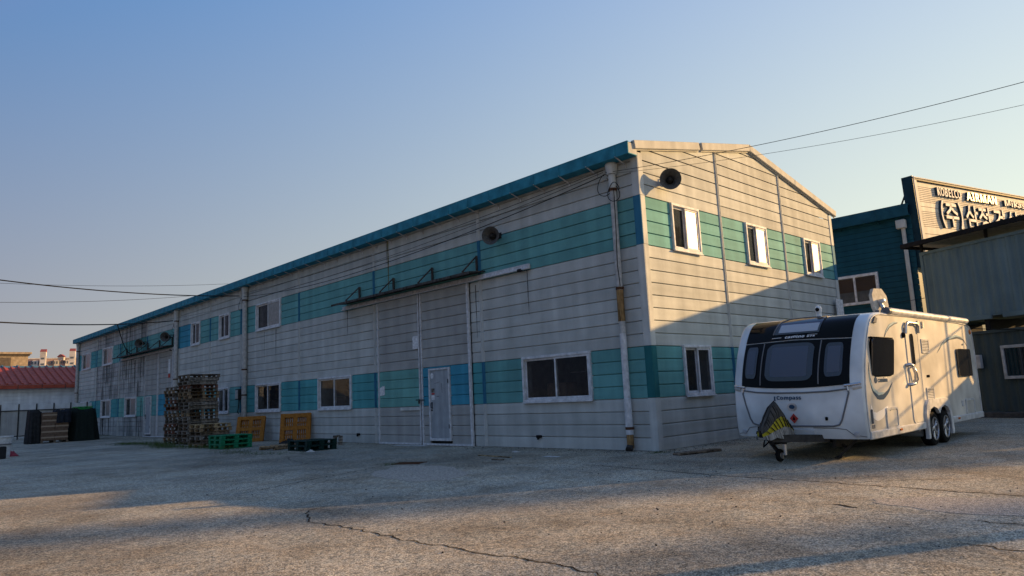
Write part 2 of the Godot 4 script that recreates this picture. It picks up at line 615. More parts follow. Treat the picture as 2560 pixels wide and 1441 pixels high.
	mat("apt_mauve", 0.30, 0.22, 0.25, 0.8, "patch", 0.03, true)
	mat("apt_pink", 0.48, 0.34, 0.30, 0.8, "patch", 0.03, true)
	mat("apt_red", 0.24, 0.07, 0.07, 0.8)
	mat("apt_glass", 0.10, 0.12, 0.15, 0.2)
	bump(mat("tarp", 0.03, 0.032, 0.034, 0.75, "patch", 0.8, true), "rough_n", 0.4)
	bump(mat("net", 0.02, 0.028, 0.024, 0.95, "patch", 2.0, true), "rough_n", 0.6)
	mat("cloth_navy", 0.028, 0.032, 0.042, 0.8, "patch", 0.8, true)
	mat("carton", 0.20, 0.135, 0.095, 0.85, "patch", 1.0)
	mat("carton_tape", 0.34, 0.26, 0.19, 0.35)
	mat("styro", 0.68, 0.70, 0.72, 0.7, "patch", 1.0)
	mat("red_bag", 0.36, 0.06, 0.08, 0.4, "patch", 2.0)
	mat("paper", 0.6, 0.6, 0.57, 0.85)
	# growing things
	for k in 3:
		var lf := mat("leaf%d" % k, [0.045, 0.06, 0.035][k], [0.075, 0.095, 0.055][k], [0.02, 0.028, 0.018][k], 0.75)
		lf.backlight_enabled = true
		lf.backlight = Color(0.05, 0.08, 0.02)
		lf.cull_mode = BaseMaterial3D.CULL_DISABLED
	mat("bark", 0.07, 0.055, 0.04, 0.95, "wood", 0.6)
	var gr := mat("ground", 0.97, 0.965, 0.865, 0.93, "ground", 0.36, true)
	gr.vertex_color_use_as_albedo = true
	bump(gr, "ground_n", 0.7)
	gr.detail_enabled = true
	gr.detail_blend_mode = BaseMaterial3D.BLEND_MODE_MUL
	gr.detail_albedo = T.yard
	gr.detail_uv_layer = BaseMaterial3D.DETAIL_UV_2
	gr.uv2_triplanar = true
	gr.uv2_world_triplanar = true
	gr.uv2_triplanar_sharpness = 8.0
	gr.uv2_scale = Vector3.ONE * 0.061
	mat("crack_dirt", 0.035, 0.03, 0.025, 1.0, "patch", 3.0, true)
	mat("patch_concrete", 0.80, 0.78, 0.74, 0.95, "ground", 0.5, true)


# ---------------------------------------------------------------- ground
func ground_y(_x: float, _z: float) -> float:
	return 0.0


func build_ground():
	var b := MB.new()
	var blot := FastNoiseLite.new()
	blot.seed = 5
	blot.frequency = 0.16
	blot.fractal_octaves = 5
	var xs := []
	var zs := []
	for k in 141:
		xs.append(-42.0 + 0.4 * k)
	for k in 91:
		zs.append(-16.0 + 0.4 * k)
	for e in [-70.0, -110.0, -300.0, -1500.0]:
		xs.push_front(e)
	for e in [20.0, 40.0, 100.0, 600.0]:
		xs.append(e)
	for e in [-30.0, -60.0, -200.0, -1500.0]:
		zs.push_front(e)
	for e in [26.0, 60.0, 200.0, 600.0]:
		zs.append(e)
	var pts := []
	var cols := []
	for x in xs:
		var row := []
		var crow := []
		for z in zs:
			row.append(Vector3(x, ground_y(x, z), z))
			# blotches of worn and patched surface: noise only
			var f: float = 0.86 + 0.42 * blot.get_noise_2d(x, z) + 0.22 * blot.get_noise_2d(x * 4.0 + 90, z * 4.0)
			var w: float = 0.05 * blot.get_noise_2d(x * 0.7 - 300, z * 0.7)
			crow.append(Color(clampf(f + w, 0.4, 1.2), clampf(f, 0.4, 1.2), clampf(f - w, 0.4, 1.2)))
		pts.append(row)
		cols.append(crow)
	for i in xs.size() - 1:
		for j in zs.size() - 1:
			for q in [[0, 0], [1, 1], [1, 0], [0, 0], [0, 1], [1, 1]]:
				b.v.append(pts[i + q[0]][j + q[1]])
				b.n.append(Vector3.UP)
				b.c.append(cols[i + q[0]][j + q[1]])
	# clockwise seen from above
	for k in range(0, b.v.size(), 3):
		if (b.v[k + 1] - b.v[k]).cross(b.v[k + 2] - b.v[k]).y > 0.0:
			var h := b.v[k + 1]; b.v[k + 1] = b.v[k + 2]; b.v[k + 2] = h
			var hc := b.c[k + 1]; b.c[k + 1] = b.c[k + 2]; b.c[k + 2] = hc
	var g := part(self, "ground", b.mesh(), M.ground)
	g.set_meta("kind", "structure")
	# cracks filled with dark soil, each an uneven ribbon
	crack(g, [Vector2(0.35, 8.2), Vector2(0.56, 8.56), Vector2(1.0, 8.75), Vector2(1.45, 8.93), Vector2(2.1, 8.86), Vector2(2.69, 8.88), Vector2(3.28, 8.92), Vector2(3.75, 8.86), Vector2(4.2, 8.88), Vector2(4.67, 8.81), Vector2(5.17, 8.78), Vector2(5.64, 8.84), Vector2(6.1, 8.8), Vector2(6.6, 8.86)], 0.010)
	crack(g, [Vector2(-2.12, 8.45), Vector2(-2.6, 7.4), Vector2(-3.0, 6.52), Vector2(-3.45, 5.4), Vector2(-3.86, 4.48)], 0.012)
	crack(g, [Vector2(0.2, 2.72), Vector2(0.65, 2.79), Vector2(2.0, 3.0), Vector2(3.36, 3.24), Vector2(4.5, 3.3), Vector2(5.61, 3.4), Vector2(6.5, 3.5), Vector2(7.24, 3.52), Vector2(9.5, 3.7)], 0.013)
	crack(g, [Vector2(5.2, 3.36), Vector2(5.5, 3.0), Vector2(5.9, 2.6), Vector2(6.5, 2.2)], 0.008)
	crack(g, [Vector2(5.78, 5.02), Vector2(5.95, 5.06), Vector2(6.15, 5.1)], 0.03)
	crack(g, [Vector2(7.1, 5.3), Vector2(7.4, 5.36), Vector2(7.7, 5.3)], 0.01)
	crack(g, [Vector2(7.35, 6.35), Vector2(7.7, 6.45), Vector2(8.1, 6.4)], 0.012)
	crack(g, [Vector2(-9.4, 3.95), Vector2(-8.0, 4.6), Vector2(-6.2, 5.0), Vector2(-3.9, 4.5)], 0.008)
	crack(g, [Vector2(-1.4, 4.1), Vector2(-0.4, 3.6), Vector2(0.2, 2.72)], 0.008)
	# two old repairs: thin skins of another mix on the yard
	for q in [[Vector2(-1.9, 5.0), 1.5, 0.8, 0.4, 3], [Vector2(7.6, 4.3), 1.6, 0.55, -0.2, 9]]:
		var poly := PackedVector2Array()
		var nz := FastNoiseLite.new()
		nz.seed = q[4]
		nz.frequency = 0.9
		for k in 40:
			var a := TAU * k / 40.0
			var r := 1.0 + 0.22 * nz.get_noise_2d(cos(a) * 2.0, sin(a) * 2.0)
			poly.append(q[0] + Vector2(cos(a) * q[1] * r, sin(a) * q[2] * r).rotated(q[3]))
		part(g, "repair_patch", MB.new().prism(poly, 0.003, Transform3D(Basis(Vector3(1, 0, 0), Vector3(0, 0, 1), Vector3(0, -1, 0)), Vector3(0, 0.0035, 0))).mesh(), M.patch_concrete)
	# dull drain grating and an old square patch
	var lid := MB.new()
	for k in 7:
		lid.box(Vector3(-0.27 + 0.09 * k, 0.008, 0), Vector3(0.05, 0.014, 0.34))
	lid.box(Vector3(0, 0.008, 0.19), Vector3(0.66, 0.014, 0.04)).box(Vector3(0, 0.008, -0.19), Vector3(0.66, 0.014, 0.04))
	var d := part(self, "drain_grating", lid.mesh(), M.rust, Transform3D(Basis(Vector3.UP, 0.5), Vector3(-3.7, 0.0, 3.95)))
	tag(d, "small rusty drain grating set flush in the yard surface", "drain")


func crack(g: Node3D, pts: Array, width: float):
	var b := MB.new()
	var nz := FastNoiseLite.new()
	nz.seed = int(pts[0].x * 100)
	nz.frequency = 2.2
	var last = null
	for k in pts.size() - 1:
		var steps := maxi(3, int((pts[k] as Vector2).distance_to(pts[k + 1]) / 0.06))
		for s in steps:
			var f := float(s) / steps
			var p: Vector2 = (pts[k] as Vector2).lerp(pts[k + 1], f)
			var d: Vector2 = ((pts[k + 1] as Vector2) - pts[k]).normalized()
			var side := Vector2(-d.y, d.x)
			var ends := minf(1.0, minf((k + f) * 1.5, (pts.size() - 1 - k - f) * 1.5))
			p += side * (nz.get_noise_2d(p.x * 2.0, p.y * 2.0) * 0.09 + nz.get_noise_2d(p.x * 9.0, p.y * 9.0) * 0.02)
			var w: float = width * (0.25 + 0.75 * ends) * (0.75 + 1.1 * absf(nz.get_noise_2d(p.x * 5.0 + 40, p.y * 5.0)))
			var a := Vector3(p.x + side.x * w, 0.004, p.y + side.y * w)
			var e := Vector3(p.x - side.x * w, 0.004, p.y - side.y * w)
			if last != null:
				b.qo(last[0], a, e, last[1], Vector3.UP)
			last = [a, e]
	part(g, "crack", b.mesh(), M.crack_dirt)


# ---------------------------------------------------------------- warehouse
const BAYS := [0.0, -5.64, -11.11, -16.47, -21.97, -25.58, -29.84, -35.14, -40.56, -46.01, -51.0]
const EAVE := 6.78
const DEPTH := 10.72


# one lapped sheet, 1 m long along x, one row high, outer face at z = 0
func sheet_mesh(h: float) -> ArrayMesh:
	var b := MB.new()
	var prof := [Vector2(0.0, -0.045), Vector2(0.0, -0.005), Vector2(0.004, 0.0), Vector2(h - 0.038, 0.0), Vector2(h - 0.020, -0.012), Vector2(h - 0.018, -0.045), Vector2(h, -0.046), Vector2(h, -0.06), Vector2(0.0, -0.06)]
	for k in prof.size():
		var p: Vector2 = prof[k]
		var q: Vector2 = prof[(k + 1) % prof.size()]
		var out := Vector3(0, p.y - q.y, q.x - p.x)
		if k >= 6:
			out = Vector3(0, 1, 0) if k == 6 else (Vector3(0, 0, -1) if k == 7 else Vector3(0, -1, 0))
		if k == 0:
			out = Vector3(0, -1, 0.1)
		b.qo(Vector3(0, p.x, p.y), Vector3(1, p.x, p.y), Vector3(1, q.x, q.y), Vector3(0, q.x, q.y), out)
	var poly := PackedVector2Array()
	for p in prof:
		poly.append(p)
	var ids := Geometry2D.triangulate_polygon(poly)
	for k in range(0, ids.size(), 3):
		for x in [0.0, 1.0]:
			var a := poly[ids[k]]; var c := poly[ids[k + 1]]; var d := poly[ids[k + 2]]
			b.to(Vector3(x, a.x, a.y), Vector3(x, c.x, c.y), Vector3(x, d.x, d.y), Vector3(x * 2 - 1, 0, 0))
	return b.mesh()


func cut(a: float, b: float, holes: Array) -> Array:
	# pieces of [a, b] left after taking the holes out
	var out := [[a, b]]
	for h in holes:
		var nxt := []
		for p in out:
			if h[1] <= p[0] or h[0] >= p[1]:
				nxt.append(p)
				continue
			if h[0] - p[0] > 0.02:
				nxt.append([p[0], h[0]])
			if p[1] - h[1] > 0.02:
				nxt.append([h[1], p[1]])
		out = nxt
	return out


func band_key(bay: int, row: int, x: float) -> String:
	var t := str(rng.randi() % 3)
	if row < 4 or (row >= 8 and row < 16) or row >= 20:
		return ("stained" if bay == 7 or bay == 8 else "grey") + t
	if row < 8:
		return ["teal", "bluish", "bluish", "bluish", "teal", "bluish", "blue", "faded", "bluish", "bluish"][bay] + t
	if bay == 5 and x < -26.9:
		return "blue" + t
	if bay == 7:
		return "tealstain" + t
	return ["teal", "teal", "teal", "teal", "teal", "teal", "teal", "teal", "teal", "bluish"][bay] + t


func build_warehouse():
	var w := thing("warehouse", "long two-storey warehouse of grey wall sheets with teal bands", "warehouse")
	var full := sheet_mesh(ROW)
	# openings: x0, x1, y0, y1 on the long wall
	var low := [[-20.37, -18.03], [-14.96, -12.6], [-4.08, -1.74], [-24.43, -23.19], [-44.5, -42.2], [-39.1, -36.84], [-49.95, -47.6]]
	var high := [[-20.37, -18.03], [-24.43, -23.19], [-28.08, -26.88], [-50.0, -47.58], [-44.52, -42.14]]
	var gates := [[-10.82, -6.1], [-35.2, -30.5]]
	var pieces := []     # [size in the picture, transform, material]
	for bay in BAYS.size() - 1:
		var x1: float = BAYS[bay] - (0.17 if bay == 0 else 0.06)
		var x0: float = BAYS[bay + 1] + 0.06
		for row in 24:
			var y := row * ROW
			var holes := []
			if row < 16:
				holes += gates
			if row >= 4 and row < 8:
				holes += low
			if row >= 16 and row < 20:
				holes += high
			for p in cut(x0, x1, holes):
				var xf := Transform3D(Basis.from_scale(Vector3(p[1] - p[0], minf(1.0, (EAVE - y) / ROW), 1)), Vector3(p[0], y + 0.004, 0))
				var mid: float = (p[0] + p[1]) * 0.5
				pieces.append([(p[1] - p[0]) / pow(Vector3(mid, y, 0).distance_to(cam.position), 2.0), xf, M[band_key(bay, row, mid)]])
	# gable, bays in z
	var gb := [0.0, -3.5, -7.08, -DEPTH]
	var turn := Basis(Vector3.UP, PI * 0.5)
	var ghigh := [[-2.4, -1.18], [-5.95, -4.76], [-9.52, -8.33]]
	var glow := [[-2.42, -1.22], [-5.95, -4.76], [-9.52, -8.33]]
	for bay in 3:
		var z1: float = gb[bay] - (0.17 if bay == 0 else 0.05)
		var z0: float = gb[bay + 1] + (0.17 if bay == 2 else 0.05)
		for row in 28:
			var y := row * ROW
			var key := ("grey" if row < 4 or (row >= 8 and row < 16) or row >= 20 else "teal") + str(rng.randi() % 3)
			if y + ROW < EAVE + 0.02:
				var holes := []
				if row >= 4 and row < 8:
					holes += glow
				if row >= 16 and row < 20:
					holes += ghigh
				for p in cut(z0, z1, holes):
					pieces.append([(p[1] - p[0]) / 150.0, Transform3D(turn * Basis.from_scale(Vector3(p[1] - p[0], 1, 1)), Vector3(0, y + 0.004, p[1])), M[key]])
			else:
				# cut along the rake
				var rect := PackedVector2Array([Vector2(z0, y + 0.008), Vector2(z1, y + 0.008), Vector2(z1, y + ROW - 0.02), Vector2(z0, y + ROW - 0.02)])
				var roofline := PackedVector2Array([Vector2(0, 0), Vector2(0, 6.82), Vector2(-DEPTH * 0.5, 7.94), Vector2(-DEPTH, 6.82), Vector2(-DEPTH, 0)])
				for poly in Geometry2D.intersect_polygons(rect, roofline):
					var pm := MB.new().prism(poly, 0.02, Transform3D(Basis(Vector3(0, 0, 1), Vector3(0, 1, 0), Vector3(-1, 0, 0)), Vector3(0, 0, 0)))
					pieces.append([3.0 / 150.0, Transform3D.IDENTITY, M[key], pm.mesh()])
	pieces.sort_custom(func(a, b): return a[0] > b[0])
	var rest := MB.new()
	var rest_by := {}
	for k in pieces.size():
		var p: Array = pieces[k]
		var m: Mesh = p[3] if p.size() > 3 else full
		if k < 300:
			part(w, "wall_panel", m, p[2], p[1])
		else:
			if not rest_by.has(p[2]):
				rest_by[p[2]] = []
			rest_by[p[2]].append([m, p[1]])
	for key in rest_by:
		var st := SurfaceTool.new()
		st.begin(Mesh.PRIMITIVE_TRIANGLES)
		for q in rest_by[key]:
			st.append_from(q[0], 0, q[1])
		part(w, "far_wall_panels", st.commit(), key).set_meta("kind", "stuff")
	# joints between bays: a cover strip, painted with the bands
	for bay in range(1, BAYS.size() - 1):
		var x: float = BAYS[bay]
		for seg in [[0.0, 4, "trim_grey"], [4, 8, "trim_blue" if bay != 6 else "trim_grey"], [8, 16, "trim_grey"], [16, 20, "trim_blue"], [20, 23.55, "trim_grey"]]:
			if (bay == 6 or bay == 7) and seg[0] < 16 and x > -35.2 and x < -30.5:
				continue
			if bay == 2 and seg[0] < 16 and x > -10.9:
				continue
			var y0: float = seg[0] * ROW
			var y1: float = seg[1] * ROW
			var cover := MB.new().box(Vector3(x, (y0 + y1) * 0.5, -0.004), Vector3(0.13, y1 - y0 - 0.004, 0.03), Basis.IDENTITY, 0.004).box(Vector3(x - 0.03, (y0 + y1) * 0.5, 0.016), Vector3(0.025, y1 - y0 - 0.006, 0.022), Basis.IDENTITY, 0.004).box(Vector3(x + 0.03, (y0 + y1) * 0.5, 0.016), Vector3(0.025, y1 - y0 - 0.006, 0.022), Basis.IDENTITY, 0.004)
			part(w, "joint_cover", cover.mesh(), M[seg[2]])
	for z in [-3.5, -7.08]:
		var tops: float = 6.8 + 1.12 * (1.0 - absf(z + DEPTH * 0.5) / (DEPTH * 0.5))
		for seg in [[0.0, 4, "trim_grey"], [4, 8, "trim_blue"], [8, 23.5, "trim_grey"], [23.5, tops / ROW, "trim_grey"]]:
			var y0: float = seg[0] * ROW
			var y1: float = seg[1] * ROW
			var cover := MB.new().box(Vector3(-0.004, (y0 + y1) * 0.5, z), Vector3(0.03, y1 - y0 - 0.003, 0.11), Basis.IDENTITY, 0.004).box(Vector3(0.016, (y0 + y1) * 0.5, z - 0.028), Vector3(0.024, y1 - y0 - 0.005, 0.022), Basis.IDENTITY, 0.004).box(Vector3(0.016, (y0 + y1) * 0.5, z + 0.028), Vector3(0.024, y1 - y0 - 0.005, 0.022), Basis.IDENTITY, 0.004)
			part(w, "joint_cover", cover.mesh(), M[seg[2]])
	# corner flashings
	for seg in [[0, 4, "trim_grey"], [4, 8, "trim_teal"], [8, 16, "trim_grey"], [16, 20, "trim_blue"], [20, 23.55, "trim_grey"]]:
		var y0: float = seg[0] * ROW
		var y1: float = seg[1] * ROW
		part(w, "corner_flashing", MB.new().box(Vector3(-0.081, (y0 + y1) * 0.5, 0.007), Vector3(0.198, y1 - y0 - 0.004, 0.022), Basis.IDENTITY, 0.005).mesh(), M[seg[2]])
		part(w, "corner_flashing", MB.new().box(Vector3(0.009, (y0 + y1) * 0.5, -0.0905), Vector3(0.022, y1 - y0 - 0.004, 0.172), Basis.IDENTITY, 0.005).mesh(), M["trim_teal" if seg[2] == "trim_teal" else "trim_grey"])
		var col2: String = "trim_teal" if seg[2] == "trim_teal" else seg[2]
		part(w, "corner_flashing", MB.new().box(Vector3(-0.07, (y0 + y1) * 0.5, -DEPTH + 0.08), Vector3(0.18, y1 - y0 - 0.004, 0.2), Basis.IDENTITY, 0.01).mesh(), M[col2])
		part(w, "corner_flashing", MB.new().box(Vector3(-51.08, (y0 + y1) * 0.5, -0.09), Vector3(0.2, y1 - y0 - 0.004, 0.22), Basis.IDENTITY, 0.01).mesh(), M["trim_grey"])
	# dark core behind the sheets, back and far walls, foot
	# rooms behind the windows: a partition along the middle, cross walls, an upper floor
	part(w, "inner_wall", bbox(Vector3(50.2, 6.6, 0.12), 0.0, Vector3(-25.6, 3.34, -4.2)), M.inside)
	for x in [-5.4, -11.3, -16.4, -22.0, -25.7, -29.6, -35.3, -40.6, -46.0]:
		part(w, "inner_wall", bbox(Vector3(0.12, 6.5, 10.3), 0.0, Vector3(x, 3.33, -DEPTH * 0.5)), M.inside)
	part(w, "upper_floor", bbox(Vector3(50.6, 0.16, 10.3), 0.0, Vector3(-25.6, 3.45, -DEPTH * 0.5)), M.inside)
	part(w, "ground_floor", bbox(Vector3(50.6, 0.04, 10.3), 0.0, Vector3(-25.6, 0.03, -DEPTH * 0.5)), M.inside)
	part(w, "ceiling", bbox(Vector3(50.6, 0.06, 10.3), 0.0, Vector3(-25.6, 6.62, -DEPTH * 0.5)), M.inside)
	part(w, "back_wall", bbox(Vector3(51.0, 6.7, 0.06), 0.0, Vector3(-25.6, 3.36, -DEPTH + 0.02)), M.grey0)
	part(w, "end_wall", bbox(Vector3(0.06, 6.7, DEPTH - 0.4), 0.0, Vector3(-51.12, 3.36, -DEPTH * 0.5)), M.grey1)
	part(w, "foot", bbox(Vector3(51.0, 0.06, DEPTH - 0.1), 0.0, Vector3(-25.55, -0.02, -DEPTH * 0.5 + 0.0)), M.plinth)
	# roof: two slopes, rake trims, gutter
	for s in [0, 1]:
		var e := Vector3(0, 6.90, 0.30) if s == 0 else Vector3(0, 6.90, -DEPTH - 0.30)
		var rdg := Vector3(0, 8.02, -DEPTH * 0.5)
		var mid := (e + rdg) * 0.5
		var d := (rdg - e).normalized()
		var bas := Basis(Vector3(1, 0, 0), d.cross(Vector3(1, 0, 0)) * (1.0 if s == 0 else 1.0), d)
		part(w, "roof", MB.new().box(mid + Vector3(-25.6, 0.0, 0), Vector3(51.3, 0.06, e.distance_to(rdg)), bas, 0.0).mesh(), M.roof)
		# rake trim on the gable, in two lengths
		var nrm := Vector3(0, d.z, -d.y) * (1.0 if d.z < 0 else -1.0)
		if nrm.y < 0:
			nrm = -nrm
		for half in 2:
			var a := e.lerp(rdg, half * 0.52 + (0.02 if s == 0 else 0.0))
			var bq := e.lerp(rdg, 0.52 if half == 0 else 1.0) - d * (0.006 if half == 0 else 0.0)
			part(w, "rake_trim", MB.new().box((a + bq) * 0.5 + Vector3(0.05, 0, 0) - nrm * 0.035, Vector3(0.10, 0.20, a.distance_to(bq)), bas, 0.012).mesh(), M.rake)
			part(w, "rake_drip", MB.new().box((a + bq) * 0.5 + Vector3(0.028, 0, 0) - nrm * 0.15, Vector3(0.03, 0.03, a.distance_to(bq)), bas, 0.0).mesh(), M.rake)
	var gx := 0.06
	var n := 0
	while gx > -51.3:
		var len := minf(3.05, gx + 51.32)
		var m := MB.new()
		m.box(Vector3(gx - len * 0.5, 6.79, 0.385), Vector3(len - 0.006, 0.30, 0.03), Basis.IDENTITY, 0.006)
		m.box(Vector3(gx - len * 0.5, 6.655, 0.215), Vector3(len - 0.006, 0.03, 0.31), Basis.IDENTITY, 0.006)
		m.box(Vector3(gx - len * 0.5, 6.93, 0.375), Vector3(len - 0.006, 0.025, 0.06), Basis.IDENTITY, 0.006)
		part(w, "gutter", m.mesh(), M.gutter)
		gx -= len
		n += 1
	part(w, "gutter_end", bbox(Vector3(0.02, 0.26, 0.31), 0.0, Vector3(0.045, 6.78, 0.215)), M.rake)
	var strap := bbox(Vector3(0.035, 0.27, 0.012), 0.0, Vector3(0, 6.80, 0.408))
	var br := MB.new()
	br.bar(Vector3(0, 6.66, 0.405), Vector3(0, 6.54, 0.03), 0.035, 0.012)
	br.box(Vector3(0, 6.52, 0.012), Vector3(0.04, 0.12, 0.016))
	var brm := br.mesh()
	for k in 58:
		part(w, "gutter_bracket", brm, M.steel_white if k % 3 else M.pipe, off(-0.32 - 0.88 * k, 0, 0))
		part(w, "gutter_strap", strap, M.gutter, off(-0.32 - 0.88 * k, 0, 0))
	# soffit strip
	part(w, "soffit", bbox(Vector3(51.1, 0.02, 0.12), 0.0, Vector3(-25.55, 6.77, 0.03)), M.grey1)
	downpipe(w, -0.66, 0.12, true)
	downpipe(w, -21.3, 0.13, false)
	downpipe(w, -29.95, 0.13, false)
	downpipe(w, -50.85, 0.13, false)
	# windows
	for q in low:
		window(w, Vector3(q[0], 1.15, 0), q[1] - q[0], 1.165, false, q[1] - q[0] > 2.0, 0 if q[0] > -30 else 1)
	for q in high:
		window(w, Vector3(q[0], 4.585, 0), q[1] - q[0], 1.16, false, true, 2)
	for q in ghigh:
		window(w, Vector3(0, 4.585, q[1]), q[1] - q[0], 1.16, true, true, 3)
	for q in glow:
		window(w, Vector3(0, 1.145, q[1]), q[1] - q[0], 1.18, true, true, 0)
	gate(w, -10.82, -6.1, true)
	gate(w, -35.2, -30.5, false)
	canopy(w, -13.05, -5.4, -3.6, 4)
	canopy(w, -40.1, -30.5, -30.5, 5)
	run_mark(w, -10.22, 6.7, 4.86, 0.09, M.run_yellow, 1)
	run_mark(w, -10.30, 6.66, 5.85, 0.05, M.run_dark, 2)
	for q in [[-44.3, 4.5, 2.4, 0.10], [-43.6, 4.5, 2.5, 0.16], [-42.5, 4.5, 2.35, 0.08], [-44.0, 1.1, 0.1, 0.5], [-42.6, 1.1, 0.15, 0.22], [-38.6, 4.5, 2.4, 0.12], [-37.4, 4.5, 2.3, 0.22], [-36.2, 4.55, 2.3, 0.10], [-36.0, 2.2, 0.1, 0.16], [-39.6, 4.5, 2.3, 0.06], [-38.0, 1.1, 0.1, 0.10], [-46.4, 6.6, 2.2, 0.05], [-41.0, 6.6, 2.0, 0.07], [-19.6, 4.5, 3.2, 0.05], [-18.5, 4.5, 3.4, 0.07], [-5.85, 4.5, 3.0, 0.05], [-3.75, 4.6, 3.4, 0.04], [-12.85, 4.6, 3.7, 0.05]]:
		run_mark(w, q[0], q[1], q[2], q[3], M.run_dark, int(q[0] * -10))
	# small square vents near the foot of the wall
	for x in [-12.2, -3.6]:
		part(w, "foot_vent", MB.new().box(Vector3(x, 0.285, 0.02), Vector3(0.17, 0.07, 0.06), Basis.IDENTITY, 0.01).box(Vector3(x, 0.26, 0.06), Vector3(0.05, 0.10, 0.05), Basis.IDENTITY, 0.01).mesh(), M.black_metal)


func downpipe(w: Node3D, x: float, z: float, near: bool):
	var p := Node3D.new()
	p.name = "downpipe"
	w.add_child(p, true)
	var r := 0.075 if near else 0.10
	var top := MB.new().lathe([Vector2(0.001, 6.64), Vector2(0.13, 6.64), Vector2(0.15, 6.6), Vector2(0.12, 6.38), Vector2(r + 0.012, 6.36), Vector2(r + 0.012, 6.05), Vector2(r, 6.045)], 16, off(x, 0, z))
	part(p, "outlet", top.mesh(), M.trim_grey)
	if near:
		part(p, "pipe", MB.new().lathe([Vector2(r, 6.06), Vector2(r, 2.62)], 16, off(x, 0, z)).mesh(), M.pipe)
		part(p, "pipe", MB.new().lathe([Vector2(r, 3.62), Vector2(r + 0.008, 3.62), Vector2(r + 0.008, 2.9), Vector2(r, 2.9)], 16, off(x, 0, z)).mesh(), M.pipe_rust, Transform3D.IDENTITY, "rust-streaked length of pipe")
		part(p, "pipe", MB.new().lathe([Vector2(r, 2.62), Vector2(r, 1.16), Vector2(r + 0.01, 1.15), Vector2(r + 0.01, 0.36)], 16, off(x, 0, z)).mesh(), M.pvc)
		part(p, "pipe", MB.new().lathe([Vector2(r + 0.004, 0.36), Vector2(r + 0.004, 0.06)], 16, off(x, 0, z)).mesh(), M.pipe_rust)
		part(p, "shoe", MB.new().tube([Vector3(x, 0.12, z), Vector3(x, 0.08, z + 0.03), Vector3(x + 0.02, 0.03, z + 0.10)], r + 0.006, 12).mesh(), M.iron)
	else:
		part(p, "pipe", MB.new().lathe([Vector2(r, 6.06), Vector2(r, 3.0), Vector2(r + 0.006, 2.99), Vector2(r + 0.006, 0.05)], 16, off(x, 0, z)).mesh(), M.pipe)
	for y in [6.0, 3.66, 0.5] if near else [6.05, 3.0, 1.9]:
		part(p, "clamp", MB.new().lathe([Vector2(r + 0.002, y - 0.03), Vector2(r + 0.016, y - 0.03), Vector2(r + 0.016, y + 0.03), Vector2(r + 0.002, y + 0.03)], 16, off(x, 0, z)).box(Vector3(x + r + 0.02, y, z), Vector3(0.05, 0.05, 0.03)).mesh(), M.rust)


